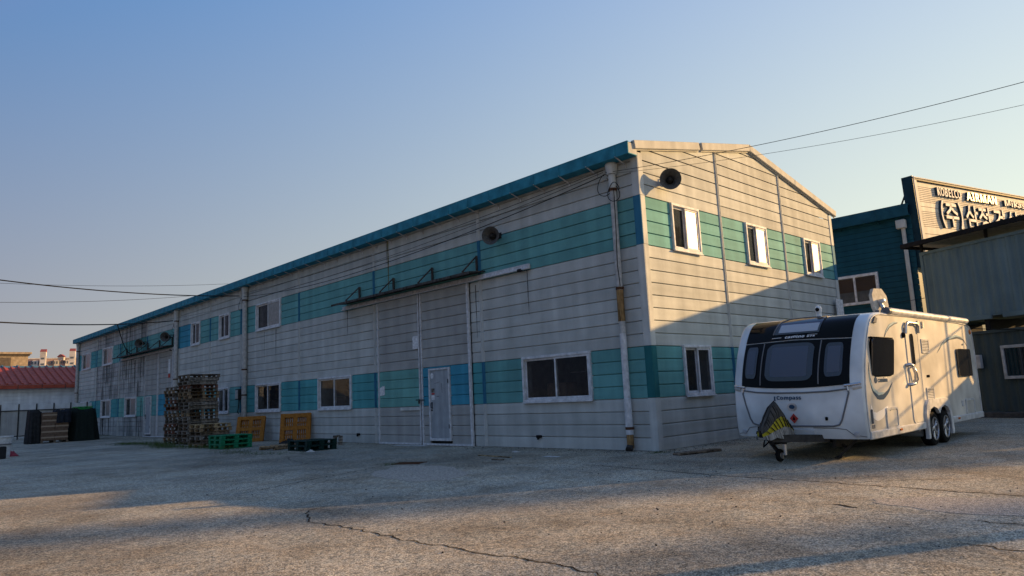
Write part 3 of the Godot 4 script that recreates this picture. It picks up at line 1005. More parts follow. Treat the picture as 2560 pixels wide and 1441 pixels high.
# window with its lower left corner at p, looking along +z (or along +x on the gable)
func window(w: Node3D, p: Vector3, width: float, h: float, gable: bool, right_front: bool, look: int):
	var o := Node3D.new()
	o.name = "window"
	w.add_child(o, true)
	o.transform = Transform3D(Basis(Vector3.UP, PI * 0.5) if gable else Basis.IDENTITY, p)
	var c := Vector3(width * 0.5, h * 0.5, 0)
	var f := 0.065
	var fr := MB.new()
	fr.box(Vector3(c.x, f * 0.5, -0.01), Vector3(width, f, 0.14), Basis.IDENTITY, 0.008)
	fr.box(Vector3(c.x, h - f * 0.5, -0.01), Vector3(width, f, 0.14), Basis.IDENTITY, 0.008)
	fr.box(Vector3(f * 0.5, c.y, -0.01), Vector3(f, h - 2 * f - 0.002, 0.14), Basis.IDENTITY, 0.008)
	fr.box(Vector3(width - f * 0.5, c.y, -0.01), Vector3(f, h - 2 * f - 0.002, 0.14), Basis.IDENTITY, 0.008)
	part(o, "frame", fr.mesh(), M.pvc)
	part(o, "sill", bbox(Vector3(width + 0.03, 0.03, 0.05), 0.006, Vector3(c.x, -0.014, 0.06)), M.pvc)
	# two sliding sashes, one in front of the other
	var sw := (width - 2 * f) * 0.5 + 0.02
	for k in 2:
		var front := (k == 1) == right_front
		var z := 0.02 if front else -0.035
		var x0 := f if k == 0 else width - f - sw
		var m := MB.new()
		var e := 0.05
		var yy := h - 2 * f
		m.box(Vector3(x0 + sw * 0.5, f + e * 0.5, z), Vector3(sw - 0.004, e, 0.04), Basis.IDENTITY, 0.006)
		m.box(Vector3(x0 + sw * 0.5, h - f - e * 0.5, z), Vector3(sw - 0.004, e, 0.04), Basis.IDENTITY, 0.006)
		m.box(Vector3(x0 + e * 0.5 + 0.002, c.y, z), Vector3(e, yy - 2 * e - 0.002, 0.04), Basis.IDENTITY, 0.006)
		m.box(Vector3(x0 + sw - e * 0.5 - 0.002, c.y, z), Vector3(e, yy - 2 * e - 0.002, 0.04), Basis.IDENTITY, 0.006)
		part(o, "sash", m.mesh(), M.pvc)
		var frosted: bool = (look == 3 and k == 1) or (look == 1 and k == 1) or (look == 2 and k == 1 and width > 2.0)
		part(o, "pane", bbox(Vector3(sw - 2 * e + 0.01, yy - 2 * e + 0.01, 0.008), 0.0, Vector3(x0 + sw * 0.5, c.y, z)), M.glass_frost if frosted else M.glass)
	# reveal and what stands behind the glass
	var rv := MB.new()
	for s in [[Vector3(c.x, 0.01, -0.18), Vector3(width, 0.02, 0.22)], [Vector3(c.x, h - 0.01, -0.18), Vector3(width, 0.02, 0.22)], [Vector3(0.01, c.y, -0.18), Vector3(0.02, h - 0.05, 0.22)], [Vector3(width - 0.01, c.y, -0.18), Vector3(0.02, h - 0.05, 0.22)]]:
		rv.box(s[0], s[1])
	part(o, "reveal", rv.mesh(), M.inside)
	if look == 3:
		part(o, "curtain", pleats(width * 0.28, h - 0.1, 0.02, 9), M.blind, off(0.07, 0.05, -0.16))
	elif look == 2 and width < 2.0:
		part(o, "curtain", pleats(width * 0.42, h - 0.1, 0.02, 8), M.blind_pale, off(width * 0.52, 0.05, -0.16))
	elif look == 0 and width > 2.0:
		part(o, "shelf_board", bbox(Vector3(width * 0.42, 0.03, 0.3), 0.0, Vector3(width * 0.75, h * 0.6, -0.6)), M.blind)
		part(o, "stacked_carton", bbox(Vector3(width * 0.3, h * 0.4, 0.4), 0.01, Vector3(width * 0.3, h * 0.2, -0.7)), M.carton)


func pleats(width: float, h: float, deep: float, n: int) -> ArrayMesh:
	var rows := []
	for i in n * 6 + 1:
		var x := width * i / (n * 6.0)
		var z := deep * sin(TAU * i / 6.0)
		rows.append([Vector3(x, 0, z), Vector3(x, h * 0.5, z * 0.9), Vector3(x, h, z * 0.7)])
	return MB.new().sheet(rows).mesh()


func gate(w: Node3D, x0: float, x1: float, near: bool):
	var mid := (x0 + x1) * 0.5
	var full := sheet_mesh(ROW)
	var top := 4.585
	for k in 2:
		var leaf := Node3D.new()
		leaf.name = "sliding_door"
		w.add_child(leaf, true)
		var a := x0 + 0.01 if k == 0 else mid + 0.035
		var b := mid - 0.035 if k == 0 else x1 - 0.01
		var z := 0.07
		# the near pair hangs a little crooked at the middle
		var door := [-8.05, -7.05] if near and k == 1 else ([-34.86, -33.9] if not near and k == 0 else [])
		for row in 16:
			var key := "grey"
			if row >= 4 and row < 8:
				key = ("faded" if k == 0 else "blue") if near else ("teal" if k == 0 else "blue")
			if near and k == 0 and row >= 10:
				key = "grey"
			var holes := []
			if door and row * ROW < 2.2:
				holes.append([door[0] - 0.02, door[1] + 0.02])
			for p in cut(a + 0.05, b - 0.05, holes):
				part(leaf, "door_panel", full, M["gategrey" if key == "grey" else key + str((row * 7 + k) % 3)], Transform3D(Basis.from_scale(Vector3(p[1] - p[0], 1, 1)), Vector3(p[0], row * ROW + 0.004, z)))
		if door:
			var hx: float = (door[0] + door[1]) * 0.5
			var hw: float = door[1] - door[0] + 0.04
			part(leaf, "door_panel", bbox(Vector3(hw, ROW * 8 - 2.26, 0.03), 0.0, Vector3(hx, (2.26 + ROW * 8) * 0.5, z - 0.015)), M.blue1 if near else M.teal1)
		var fr := MB.new()
		fr.box(Vector3(a + 0.025, top * 0.5, z), Vector3(0.05, top, 0.07), Basis.IDENTITY, 0.006)
		fr.box(Vector3(b - 0.025, top * 0.5, z), Vector3(0.05 if k == 0 else 0.085, top, 0.07), Basis.IDENTITY, 0.006)
		fr.box(Vector3((a + b) * 0.5, 0.025, z + 0.01), Vector3(b - a, 0.05, 0.07), Basis.IDENTITY, 0.006)
		part(leaf, "door_frame", fr.mesh(), M.steel_white)
		if door:
			var dx: float = (door[0] + door[1]) * 0.5
			var dw: float = door[1] - door[0]
			var df := MB.new()
			df.box(Vector3(door[0] + 0.03, 1.19, z), Vector3(0.06, 2.12, 0.1), Basis.IDENTITY, 0.006)
			df.box(Vector3(door[1] - 0.03, 1.19, z), Vector3(0.06, 2.12, 0.1), Basis.IDENTITY, 0.006)
			df.box(Vector3(dx, 2.22, z), Vector3(dw - 0.124, 0.06, 0.1), Basis.IDENTITY, 0.006)
			df.box(Vector3(dx, 0.17, z), Vector3(dw - 0.124, 0.08, 0.1), Basis.IDENTITY, 0.006)
			part(leaf, "doorway_frame", df.mesh(), M.steel_white)
			part(leaf, "wicket_door", bbox(Vector3(dw - 0.13, 1.97, 0.04), 0.004, Vector3(dx, 1.2, z + 0.005)), M.door_grey)
			for y in [0.55, 1.85]:
				part(leaf, "hinge", MB.new().tube([Vector3(door[1] - 0.05, y - 0.06, z + 0.055), Vector3(door[1] - 0.05, y + 0.06, z + 0.055)], 0.014, 8).mesh(), M.iron)
			var hd := MB.new()
			hd.box(Vector3(door[0] + 0.13, 1.16, z + 0.028), Vector3(0.045, 0.20, 0.012), Basis.IDENTITY, 0.004)
			hd.tube([Vector3(door[0] + 0.13, 1.23, z + 0.03), Vector3(door[0] + 0.13, 1.23, z + 0.075), Vector3(door[0] + 0.13, 1.10, z + 0.075), Vector3(door[0] + 0.13, 1.10, z + 0.03)], 0.009, 8)
			hd.lathe([Vector2(0.001, 0), Vector2(0.022, 0), Vector2(0.022, 0.03), Vector2(0.001, 0.032)], 12, Transform3D(Basis(Vector3(1, 0, 0), PI * 0.5), Vector3(door[0] + 0.13, 1.02, z + 0.025)))
			part(leaf, "door_handle", hd.mesh(), M.black_metal)
			if near:
				var disc := PackedVector2Array()
				for s in 20:
					disc.append(Vector2(cos(TAU * s / 20) * 0.075, sin(TAU * s / 20) * 0.085))
				part(leaf, "round_sticker", MB.new().prism(disc, 0.004, off(door[0] + 0.16, 2.03, z + 0.025)).mesh(), M.notice)
				var st := off(door[0] + 0.19, 1.58, z + 0.025)
				part(leaf, "notice", MB.new().prism(rrect(0.15, 0.12, 0.004, 1), 0.003, off(door[0] + 0.19, 1.60, z + 0.025)).mesh(), M.wood_grey)
				part(leaf, "notice", MB.new().prism(rrect(0.15, 0.05, 0.004, 1), 0.003, off(door[0] + 0.19, 1.50, z + 0.025)).mesh(), M.red_print)
				part(leaf, "notice", MB.new().prism(rrect(0.15, 0.13, 0.004, 1), 0.003, off(door[0] + 0.19, 1.39, z + 0.025)).mesh(), M.notice)
				# old glue marks where a poster was torn off
				var gl := MB.new()
				gl.box(Vector3(door[0] + 0.40, 1.82, z + 0.0265), Vector3(0.26, 0.012, 0.003), Basis(Vector3(0, 0, 1), 0.15))
				gl.box(Vector3(door[0] + 0.62, 1.66, z + 0.0265), Vector3(0.014, 0.28, 0.003), Basis(Vector3(0, 0, 1), 0.1))
				gl.box(Vector3(door[0] + 0.42, 1.42, z + 0.0265), Vector3(0.12, 0.022, 0.003))
				part(leaf, "glue_mark", gl.mesh(), M.grey_line)
		if near and k == 0:
			part(leaf, "notice", MB.new().prism(rrect(0.30, 0.40, 0.03), 0.006, off(b - 0.17, 3.1, z + 0.035)).mesh(), M.notice)
			part(leaf, "notice", MB.new().prism(PackedVector2Array([Vector2(-0.15, -0.16), Vector2(0.14, -0.13), Vector2(0.15, 0.16), Vector2(0.02, 0.15), Vector2(-0.14, 0.10)]), 0.004, off(a + 0.21, 1.68, z + 0.008)).mesh(), M.notice)
			part(leaf, "kick_plate", bbox(Vector3(1.05, 0.10, 0.03), 0.006, Vector3(b - 0.53, 1.08, z + 0.03)), M.trim_grey)
		if not near and k == 1:
			part(leaf, "notice", MB.new().prism(rrect(0.32, 0.75, 0.03), 0.006, off(b - 0.55, 3.75, z + 0.01)).mesh(), M.notice)
			part(leaf, "notice", MB.new().prism(rrect(0.32, 0.2, 0.01), 0.006, off(b - 0.55, 3.24, z + 0.01)).mesh(), M.red_print)
	if near:
		var lk := MB.new()
		lk.bar(Vector3(mid - 0.22, 1.34, 0.13), Vector3(mid + 0.2, 1.33, 0.13), 0.02, 0.03)
		lk.box(Vector3(mid - 0.05, 1.27, 0.14), Vector3(0.07, 0.09, 0.03), Basis.IDENTITY, 0.008)
		lk.tube([Vector3(mid - 0.075, 1.3, 0.14), Vector3(mid - 0.07, 1.37, 0.14), Vector3(mid - 0.03, 1.37, 0.14), Vector3(mid - 0.025, 1.3, 0.14)], 0.006, 6)
		part(w, "bar_lock", lk.mesh(), M.iron)


# sheet canopy over a gate on a track, with triangle stays
func canopy(w: Node3D, x0: float, x1: float, rail_x1: float, stays: int):
	var o := Node3D.new()
	o.name = "canopy"
	w.add_child(o, true)
	var tr := MB.new()
	tr.box(Vector3((x0 + rail_x1) * 0.5, 4.68, 0.05), Vector3(rail_x1 - x0, 0.13, 0.08), Basis.IDENTITY, 0.01)
	tr.box(Vector3((x0 + rail_x1) * 0.5, 4.615, 0.10), Vector3(rail_x1 - x0 - 0.01, 0.03, 0.10), Basis.IDENTITY, 0.006)
	part(o, "track", tr.mesh(), M.steel_white)
	part(o, "track_stop", MB.new().box(Vector3(rail_x1 - 0.3, 4.60, 0.12), Vector3(0.16, 0.07, 0.09), Basis.IDENTITY, 0.015).mesh(), M.black_metal)
	var m := MB.new()
	var c0 := x0 + 0.15
	m.box(Vector3((c0 + x1) * 0.5, 4.80, 0.30), Vector3(x1 - c0, 0.025, 0.62), Basis(Vector3(1, 0, 0), 0.12), 0.0)
	m.box(Vector3((c0 + x1) * 0.5, 4.745, 0.605), Vector3(x1 - c0, 0.07, 0.02), Basis.IDENTITY, 0.0)
	part(o, "canopy_sheet", m.mesh(), M.canopy)
	for k in stays:
		var x := c0 + 0.95 + (x1 - c0 - 1.25) * k / (stays - 1.0)
		var s := MB.new()
		s.bar(Vector3(x, 5.32, 0.05), Vector3(x, 4.82, 0.05), 0.07, 0.035)
		s.bar(Vector3(x, 5.30, 0.06), Vector3(x, 4.80, 0.60), 0.045, 0.035)
		s.bar(Vector3(x, 4.86, 0.06), Vector3(x, 4.79, 0.60), 0.04, 0.03)
		part(o, "stay", s.mesh(), M.canopy)


# a run of rust or dirt below a leak: a ragged film on the sheets, thin out towards the end
func run_mark(w: Node3D, x: float, y1: float, y0: float, width: float, m: Material, sd: int):
	var nz := FastNoiseLite.new()
	nz.seed = sd
	nz.frequency = 1.3
	var l := PackedVector2Array()
	var r := PackedVector2Array()
	var n := 14
	for k in n + 1:
		var f := float(k) / n
		var hw := width * 0.5 * (1.0 - 0.75 * f * f) * (0.75 + 0.5 * nz.get_noise_1d(k * 1.7))
		var c := x + 0.012 * nz.get_noise_1d(k * 0.9 + 50)
		l.append(Vector2(c - hw, lerpf(y1, y0, f)))
		r.insert(0, Vector2(c + hw, lerpf(y1, y0, f)))
	part(w, "dirt_run", MB.new().prism(l + r, 0.0015, off(0, 0, 0.0015)).mesh(), m)


# ---------------------------------------------------------------- right side: containers, deck, stairs, shop building with sign
const CP := Vector3(3.51, 0, -12.8)
const CT := -0.391


func container(k0: float, k1: float, y0: float, h: float, key: String, label: String) -> Node3D:
	var o := thing("shipping_container", label, "container", CP, CT, "containers stacked beside the caravan")
	o.translate_object_local(Vector3(k0, y0, 0))
	var len := k1 - k0
	var dp := 2.44
	var post := 0.11
	var m := MB.new()
	for x in [post * 0.5, len - post * 0.5]:
		for z in [-post * 0.5, -dp + post * 0.5]:
			m.box(Vector3(x, h * 0.5, z), Vector3(post, h, post), Basis.IDENTITY, 0.012)
	for z in [-0.05, -dp + 0.05]:
		m.box(Vector3(len * 0.5, h - 0.05, z), Vector3(len - 2 * post, 0.10, 0.09), Basis.IDENTITY, 0.01)
		# the lower rail leaves two fork pockets open
		for q in cut(post, len - post, [[2.15, 2.5], [3.6, 3.95]]):
			m.box(Vector3((q[0] + q[1]) * 0.5, 0.08, z), Vector3(q[1] - q[0], 0.15, 0.09), Basis.IDENTITY, 0.01)
	for x in [0.05, len - 0.05]:
		m.box(Vector3(x, h - 0.05, -dp * 0.5), Vector3(0.09, 0.10, dp - 2 * post), Basis.IDENTITY, 0.01)
		m.box(Vector3(x, 0.08, -dp * 0.5), Vector3(0.09, 0.15, dp - 2 * post), Basis.IDENTITY, 0.01)
	part(o, "frame", m.mesh(), M[key])
	# corrugated sides
	for side in 2:
		var b := MB.new()
		var x := post
		var z := -0.035
		var pts := []
		while x < len - post:
			for q in [[0.0, 0.0], [0.072, 0.0], [0.14, -0.036], [0.212, -0.036]]:
				if x + q[0] < len - post:
					pts.append(Vector2(x + q[0], z + q[1]))
			x += 0.28
		pts.append(Vector2(len - post, z))
		for k in pts.size() - 1:
			var p: Vector2 = pts[k]
			var q: Vector2 = pts[k + 1]
			var f := 1.0
			if side == 1:
				p.y = -dp - p.y
				q.y = -dp - q.y
				f = -1.0
			b.qo(Vector3(p.x, 0.15, p.y), Vector3(q.x, 0.15, q.y), Vector3(q.x, h - 0.1, q.y), Vector3(p.x, h - 0.1, p.y), Vector3(0, 0, f))
		part(o, "side_wall", b.mesh(), M[key])
	part(o, "end_wall", bbox(Vector3(0.04, h - 0.22, dp - 0.2), 0.0, Vector3(0.06, h * 0.5, -dp * 0.5)), M[key])
	part(o, "end_wall", bbox(Vector3(0.04, h - 0.22, dp - 0.2), 0.0, Vector3(len - 0.06, h * 0.5, -dp * 0.5)), M[key])
	part(o, "roof", bbox(Vector3(len - 0.05, 0.03, dp - 0.05), 0.0, Vector3(len * 0.5, h - 0.03, -dp * 0.5)), M[key])
	part(o, "floor", bbox(Vector3(len - 0.05, 0.04, dp - 0.05), 0.0, Vector3(len * 0.5, 0.12, -dp * 0.5)), M[key])
	for x in [0.085, len - 0.085]:
		for y in [0.06, h - 0.06]:
			part(o, "corner_casting", MB.new().box(Vector3(x, y, -0.08), Vector3(0.176, 0.122, 0.166), Basis.IDENTITY, 0.008).mesh(), M[key])
	if y0 < 1.0:
		pass
	return o


func build_right_side():
	var lower := container(-1.95, 4.14, 0.02, 2.63, "container_green", "dark green lower container with a barred window behind the caravan")
	container(-1.95, 4.5, 2.99, 2.52, "container_slate", "slate grey container raised on top of the green one")
	container(4.3, 7.25, 0.02, 2.63, "container_green", "short green container standing beside the longer green one")
	# bearers between the two
	for k in [0.05, 1.9, 3.9, 5.9]:
		var bm := part(self, "support_beam", bbox(Vector3(0.16, 0.335, 2.3), 0.01), M.black_metal, Transform3D(Basis(Vector3.UP, CT), CP + Basis(Vector3.UP, CT) * Vector3(-1.9 + k, 2.82, -1.22)))
		tag(bm, "black steel beam lying between the stacked containers", "beam", "beams between the containers")
	# barred window in the lower container
	var wn := Node3D.new()
	wn.name = "window"
	lower.add_child(wn, true)
	wn.position = Vector3(2.95, 1.62, 0.02)
	var fr := MB.new()
	for q in [[0, 0.46, 1.25, 0.09], [0, -0.46, 1.25, 0.09]]:
		fr.box(Vector3(q[0], q[1], 0), Vector3(q[2], q[3], 0.09), Basis.IDENTITY, 0.006)
	for x in [-0.58, 0.58]:
		fr.box(Vector3(x, 0, 0), Vector3(0.09, 0.828, 0.09), Basis.IDENTITY, 0.006)
	part(wn, "frame", fr.mesh(), M.white_metal)
	part(wn, "pane", bbox(Vector3(1.07, 0.83, 0.01)), M.tint)
	for k in 8:
		part(wn, "bar", MB.new().tube([Vector3(-0.46 + 0.13 * k, -0.42, 0.05), Vector3(-0.46 + 0.13 * k, 0.42, 0.05)], 0.009, 6).mesh(), M.iron)
	part(lower, "meter_box", bbox(Vector3(0.20, 0.42, 0.12), 0.015, Vector3(1.6, 1.68, 0.07)), M.white_metal)
	part(lower, "tap", MB.new().tube([Vector3(3.0, 0.48, 0.0), Vector3(3.0, 0.48, 0.14), Vector3(3.05, 0.42, 0.17)], 0.02, 8).box(Vector3(2.96, 0.52, 0.12), Vector3(0.14, 0.03, 0.03)).mesh(), M.chrome)
	part(lower, "kerb_stone", bbox(Vector3(6.6, 0.16, 0.30), 0.02, Vector3(3.2, 0.06, 0.28)), M.plinth)
	# roof over the upper level
	var rf := thing("shelter_roof", "black-edged sheet roof on posts above the slate grey container", "roof", CP, CT)
	part(rf, "roof_sheet", bbox(Vector3(7.85, 0.05, 3.3), 0.0, Vector3(1.6, 5.83, -1.35)), M.white_metal)
	part(rf, "fascia", bbox(Vector3(7.95, 0.16, 0.07), 0.012, Vector3(1.6, 5.79, 0.30)), M.black_metal)
	part(rf, "fascia", bbox(Vector3(0.07, 0.16, 3.3), 0.012, Vector3(-2.345, 5.79, -1.385)), M.black_metal)
	part(rf, "fascia", bbox(Vector3(0.07, 0.16, 3.3), 0.012, Vector3(5.545, 5.79, -1.385)), M.black_metal)
	for k in [-1.9, 0.35, 2.6, 4.4]:
		part(rf, "post", bbox(Vector3(0.08, 0.34, 0.08), 0.008, Vector3(k, 5.63, -0.1)), M.black_metal)
	for k in [5.4]:
		part(rf, "post", bbox(Vector3(0.07, 2.9, 0.07), 0.008, Vector3(k, 4.33, -2.3)), M.black_metal)
	# open deck with railing on the short container, and the stair down
	var dk := thing("deck", "steel deck with rail beside the raised slate container", "deck", CP, CT)
	part(dk, "deck_plate", bbox(Vector3(2.86, 0.14, 2.4), 0.01, Vector3(5.95, 2.83, -1.2)), M.iron)
	for y in [3.34, 4.02]:
		part(dk, "rail", MB.new().tube([Vector3(4.56, y, -0.03), Vector3(7.3, y, -0.03)], 0.02, 8).mesh(), M.iron)
	for k in [4.6, 5.3, 6.1, 6.85, 7.3]:
		part(dk, "rail_post", MB.new().tube([Vector3(k, 2.9, -0.03), Vector3(k, 4.03, -0.03)], 0.015, 8).mesh(), M.iron)
	var stp := thing("outdoor_stair", "steel stair with handrail leading down from the deck", "stair", CP, CT)
	var s0 := Vector3(7.4, 2.86, -0.45)
	var s1 := Vector3(11.5, 0.05, -0.45)
	for dz in [0.4, -0.4]:
		part(stp, "stringer", MB.new().bar(s0 + Vector3(0, -0.05, dz), s1 + Vector3(0, 0, dz), 0.04, 0.22).mesh(), M.iron)
		for q in [0.5, 1.05]:
			part(stp, "handrail", MB.new().tube([s0 + Vector3(0, q, dz), s1 + Vector3(0, q, dz)], 0.026, 8).mesh(), M.iron)
		for k in 5:
			var p := s0.lerp(s1, 0.02 + k * 0.24) + Vector3(0, 0, dz)
			part(stp, "rail_post", MB.new().tube([p, p + Vector3(0, 1.05, 0)], 0.022, 8).mesh(), M.iron)
	for k in 15:
		part(stp, "step", bbox(Vector3(0.28, 0.03, 0.76), 0.004, s0.lerp(s1, (k + 0.5) / 15.0)), M.iron)
	# thin cable across the slate container
	shop()
	# conifers behind the sign, and two more whose tips shade the yard
	conifer(Vector3(21.0, 0, -62.0), 17.6, 3.2, "slim dark conifer whose tip rises behind the shop sign", 1)
	conifer(Vector3(31.5, 0, -62.0), 19.6, 4.2, "broad dark conifer behind the right end of the shop sign", 2)
	conifer(Vector3(72.4, 0, -115.1), 35.2, 6.5, "tall conifer beyond the deck whose tip shades the yard", 3)
	conifer(Vector3(66.0, 0, -112.0), 36.2, 5.0, "tall slim conifer beside the shading conifer beyond the deck", 4)


func conifer(at: Vector3, h: float, r: float, label: String, sd: int):
	var o := thing("conifer_tree", label, "tree", at, 0.0, "conifers behind the containers")
	var g := RandomNumberGenerator.new()
	g.seed = 100 + sd
	part(o, "trunk", MB.new().tube([Vector3(0, 0, 0), Vector3(0.05, h * 0.5, 0.03), Vector3(0, h * 0.97, 0)], [h * 0.017, h * 0.011, 0.02], 10).mesh(), M.bark)
	var b := MB.new()
	var limbs := MB.new()
	var n := int(h * 9)
	for k in n:
		var f := float(k) / n
		var y := h * (0.14 + 0.86 * f)
		var a := k * 2.4 + g.randf() * 0.6
		var len := r * pow(1.0 - f, 0.8) * g.randf_range(0.65, 1.1) + 0.12
		var d := Vector3(cos(a), -0.12 + 0.45 * f, sin(a)).normalized()
		var p0 := Vector3(0, y, 0)
		limbs.tube([p0, p0 + d * len * 0.5, p0 + d * len + Vector3(0, -0.06 * len, 0)], [0.03 * (1.2 - f), 0.018, 0.006], 5)
		var clumps := int(10 + len * (22.0 if h < 25.0 else 12.0))
		var big := 1.0 if h < 25.0 else 2.6
		for c in clumps:
			var q := p0 + d * len * pow(g.randf_range(0.05, 1.0), 0.7) + Vector3(g.randf_range(-1, 1), g.randf_range(-0.8, 0.35), g.randf_range(-1, 1)) * 0.16 * (0.5 + len * 0.35)
			var u := (d + Vector3(g.randf_range(-1, 1), g.randf_range(-0.9, 0.5), g.randf_range(-1, 1)) * 0.8).normalized()
			var s := u.cross(Vector3(g.randf_range(-1, 1), g.randf_range(-1, 1), g.randf_range(-1, 1))).normalized()
			var l := g.randf_range(0.10, 0.24) * big
			b.tri(q - s * 0.03 * big, q + s * 0.03 * big, q + u * l)
			b.tri(q + u.cross(s) * 0.03 * big, q - u.cross(s) * 0.03 * big, q + u * l * 0.9)
	part(o, "limbs", limbs.mesh(), M.bark)
	part(o, "crown", b.mesh(), M["leaf%d" % (sd % 3)])


func shop():
	var o := thing("shop_building", "dark petrol blue shop building with a lettered sign wall", "shop")
	# side wall of lapped sheets, facing the yard, plane z = -17
	var x0 := -14.0
	var x1 := 0.62
	var row := 0.22
	var m := MB.new()
	var y := 0.0
	while y < 7.6:
		var pr := bbox(Vector3(x1 - x0, row - 0.012, 0.03), 0.004)
		part(o, "wall_panel", pr, M.petrol, off((x0 + x1) * 0.5, y + row * 0.5, -17.0))
		y += row
	part(o, "wall_core", bbox(Vector3(x1 - x0 - 0.1, 7.7, 12.0), 0.0, Vector3((x0 + x1) * 0.5, 3.85, -23.03)), M.navy)
	# eave fascia and its straps
	part(o, "gutter", MB.new().box(Vector3((x0 + x1) * 0.5, 7.72, -16.72), Vector3(x1 - x0, 0.30, 0.04), Basis.IDENTITY, 0.008).box(Vector3((x0 + x1) * 0.5, 7.92, -16.78), Vector3(x1 - x0, 0.12, 0.10), Basis.IDENTITY, 0.008).box(Vector3((x0 + x1) * 0.5, 7.565, -16.85), Vector3(x1 - x0, 0.03, 0.3), Basis.IDENTITY, 0.0).mesh(), M.petrol_trim)
	for k in 8:
		part(o, "gutter_bracket", MB.new().box(Vector3(-0.55 - k * 1.5, 7.74, -16.69), Vector3(0.04, 0.34, 0.02)).bar(Vector3(-0.55 - k * 1.5, 7.57, -16.70), Vector3(-0.55 - k * 1.5, 7.45, -16.97), 0.04, 0.015).mesh(), M.petrol_trim)
	part(o, "roof", MB.new().box(Vector3((x0 + x1) * 0.5, 8.0, -22.5), Vector3(x1 - x0, 0.05, 11.5)).mesh(), M.petrol_trim)
	# downpipe
	part(o, "rain_head", bbox(Vector3(0.34, 0.34, 0.22), 0.02, Vector3(0.30, 7.25, -16.80)), M.trim_grey)
	part(o, "downpipe", bbox(Vector3(0.13, 7.0, 0.11), 0.015, Vector3(0.34, 3.6, -16.86)), M.trim_grey)
	# window in the side wall
	var wn := Node3D.new()
	wn.name = "window"
	o.add_child(wn, true)
	wn.position = Vector3(-1.85, 4.94, -16.96)
	var fr := MB.new()
	for yy in [-0.56, 0.56]:
		fr.box(Vector3(0, yy, 0), Vector3(2.05, 0.11, 0.10), Basis.IDENTITY, 0.008)
	for x in [-0.97, 0.1, 0.97]:
		fr.box(Vector3(x, 0, 0), Vector3(0.11 if x != 0.1 else 0.08, 1.008, 0.10), Basis.IDENTITY, 0.008)
	part(wn, "frame", fr.mesh(), M.pvc)
	part(wn, "curtain", bbox(Vector3(1.8, 0.55, 0.01), 0.0, Vector3(0, 0.2, 0.0)), M.brown)
	part(wn, "backing", bbox(Vector3(1.86, 1.02, 0.01), 0.0, Vector3(0, 0, -0.008)), M.inside)
	for x in [-0.43, 0.54]:
		part(wn, "pane", bbox(Vector3(0.97 if x < 0 else 0.78, 1.01, 0.008), 0.0, Vector3(x, 0, 0.03)), M.glass)
	# ---- sign wall, in its own axes: x along the sign, z towards the road
	var sb := Basis(Vector3.UP, deg_to_rad(81.0)) * Basis(Vector3(0, 0, 1), 0.047)
	var org := Vector3(0.86, 0, -17.0)
	var sx := Transform3D(sb, org + Vector3(0, 7.6, 0)) * off(0, -7.6, 0)
	part(o, "sign_end", bbox(Vector3(0.05, 3.6, 0.42), 0.0, Vector3(-0.03, 7.3, -0.16)), M.navy, sx)
	part(o, "sign_edge_post", bbox(Vector3(0.22, 3.3, 0.10), 0.012, Vector3(0.115, 7.35, 0.02)), M.sign_sheet, sx)
	part(o, "sign_backing", bbox(Vector3(16.0, 3.5, 0.20), 0.0, Vector3(8.0, 7.25, -0.17)), M.navy, sx)
	part(o, "front_wall", bbox(Vector3(12.0, 5.2, 0.2), 0.0, Vector3(7.0, 2.6, -0.5)), M.petrol, sx)
	part(o, "sign_cap", MB.new().box(Vector3(8.0, 9.03, -0.10), Vector3(16.1, 0.05, 0.40), Basis.IDENTITY, 0.01).mesh(), M.sign_sheet, sx)
	part(o, "sign_cap", MB.new().box(Vector3(8.05, 8.965, 0.05), Vector3(16.0, 0.07, 0.04), Basis.IDENTITY, 0.0).mesh(), M.black_metal, sx)
	# sheets: flat strips and fine ribs
	var strips := []
	var yy := 8.93
	for blk in [["flat", 0.22, 1], ["rib", 0.075, 8], ["flat", 0.20, 2], ["rib", 0.075, 8], ["flat", 0.30, 2], ["rib", 0.075, 8], ["flat", 0.3, 1]]:
		for k in blk[2]:
			strips.append([yy, blk[1]])
			yy -= blk[1]
	for q in strips:
		part(o, "sign_strip", bbox(Vector3(15.74, q[1] - 0.014, 0.05), 0.006, Vector3(8.12, q[0] - q[1] * 0.5, -0.035)), M.sign_sheet, sx)
	part(o, "sign_stay", MB.new().bar(Vector3(0.02, 7.95, -17.7), Vector3(0.62, 8.72, -17.12), 0.05, 0.05).mesh(), M.iron)
	# raised letters
	latin(o, sx, "KOBELCO", 1.78, 3.85, 8.43, 8.78, M.sign_letter, 0.0)
	latin(o, sx, "AIRMAN", 4.38, 7.36, 8.42, 8.79, M.sign_letter_warm, 0.0)
	latin(o, sx, "Mikasa", 8.2, 10.9, 8.42, 8.76, M.sign_letter, 0.25)
	paren(o, sx, 1.95, false)
	hangul(o, sx, 2.25, [[[0.12, 0.93], [0.88, 0.93]], [[0.5, 0.93], [0.38, 0.72], [0.1, 0.55]], [[0.5, 0.80], [0.68, 0.66], [0.9, 0.56]], [[0.02, 0.38], [0.98, 0.38]], [[0.5, 0.38], [0.5, 0.02]]])
	paren(o, sx, 3.38, true)
	hangul(o, sx, 4.08, [[[0.34, 0.97], [0.25, 0.72], [0.02, 0.5]], [[0.30, 0.78], [0.45, 0.62], [0.58, 0.52]], [[0.8, 1.0], [0.8, 0.44]], [[0.8, 0.72], [0.99, 0.72]], [[0.2, 0.36], [0.85, 0.36]], [[0.2, 0.36], [0.2, 0.03]], [[0.85, 0.36], [0.85, 0.03]], [[0.2, 0.03], [0.85, 0.03]]])
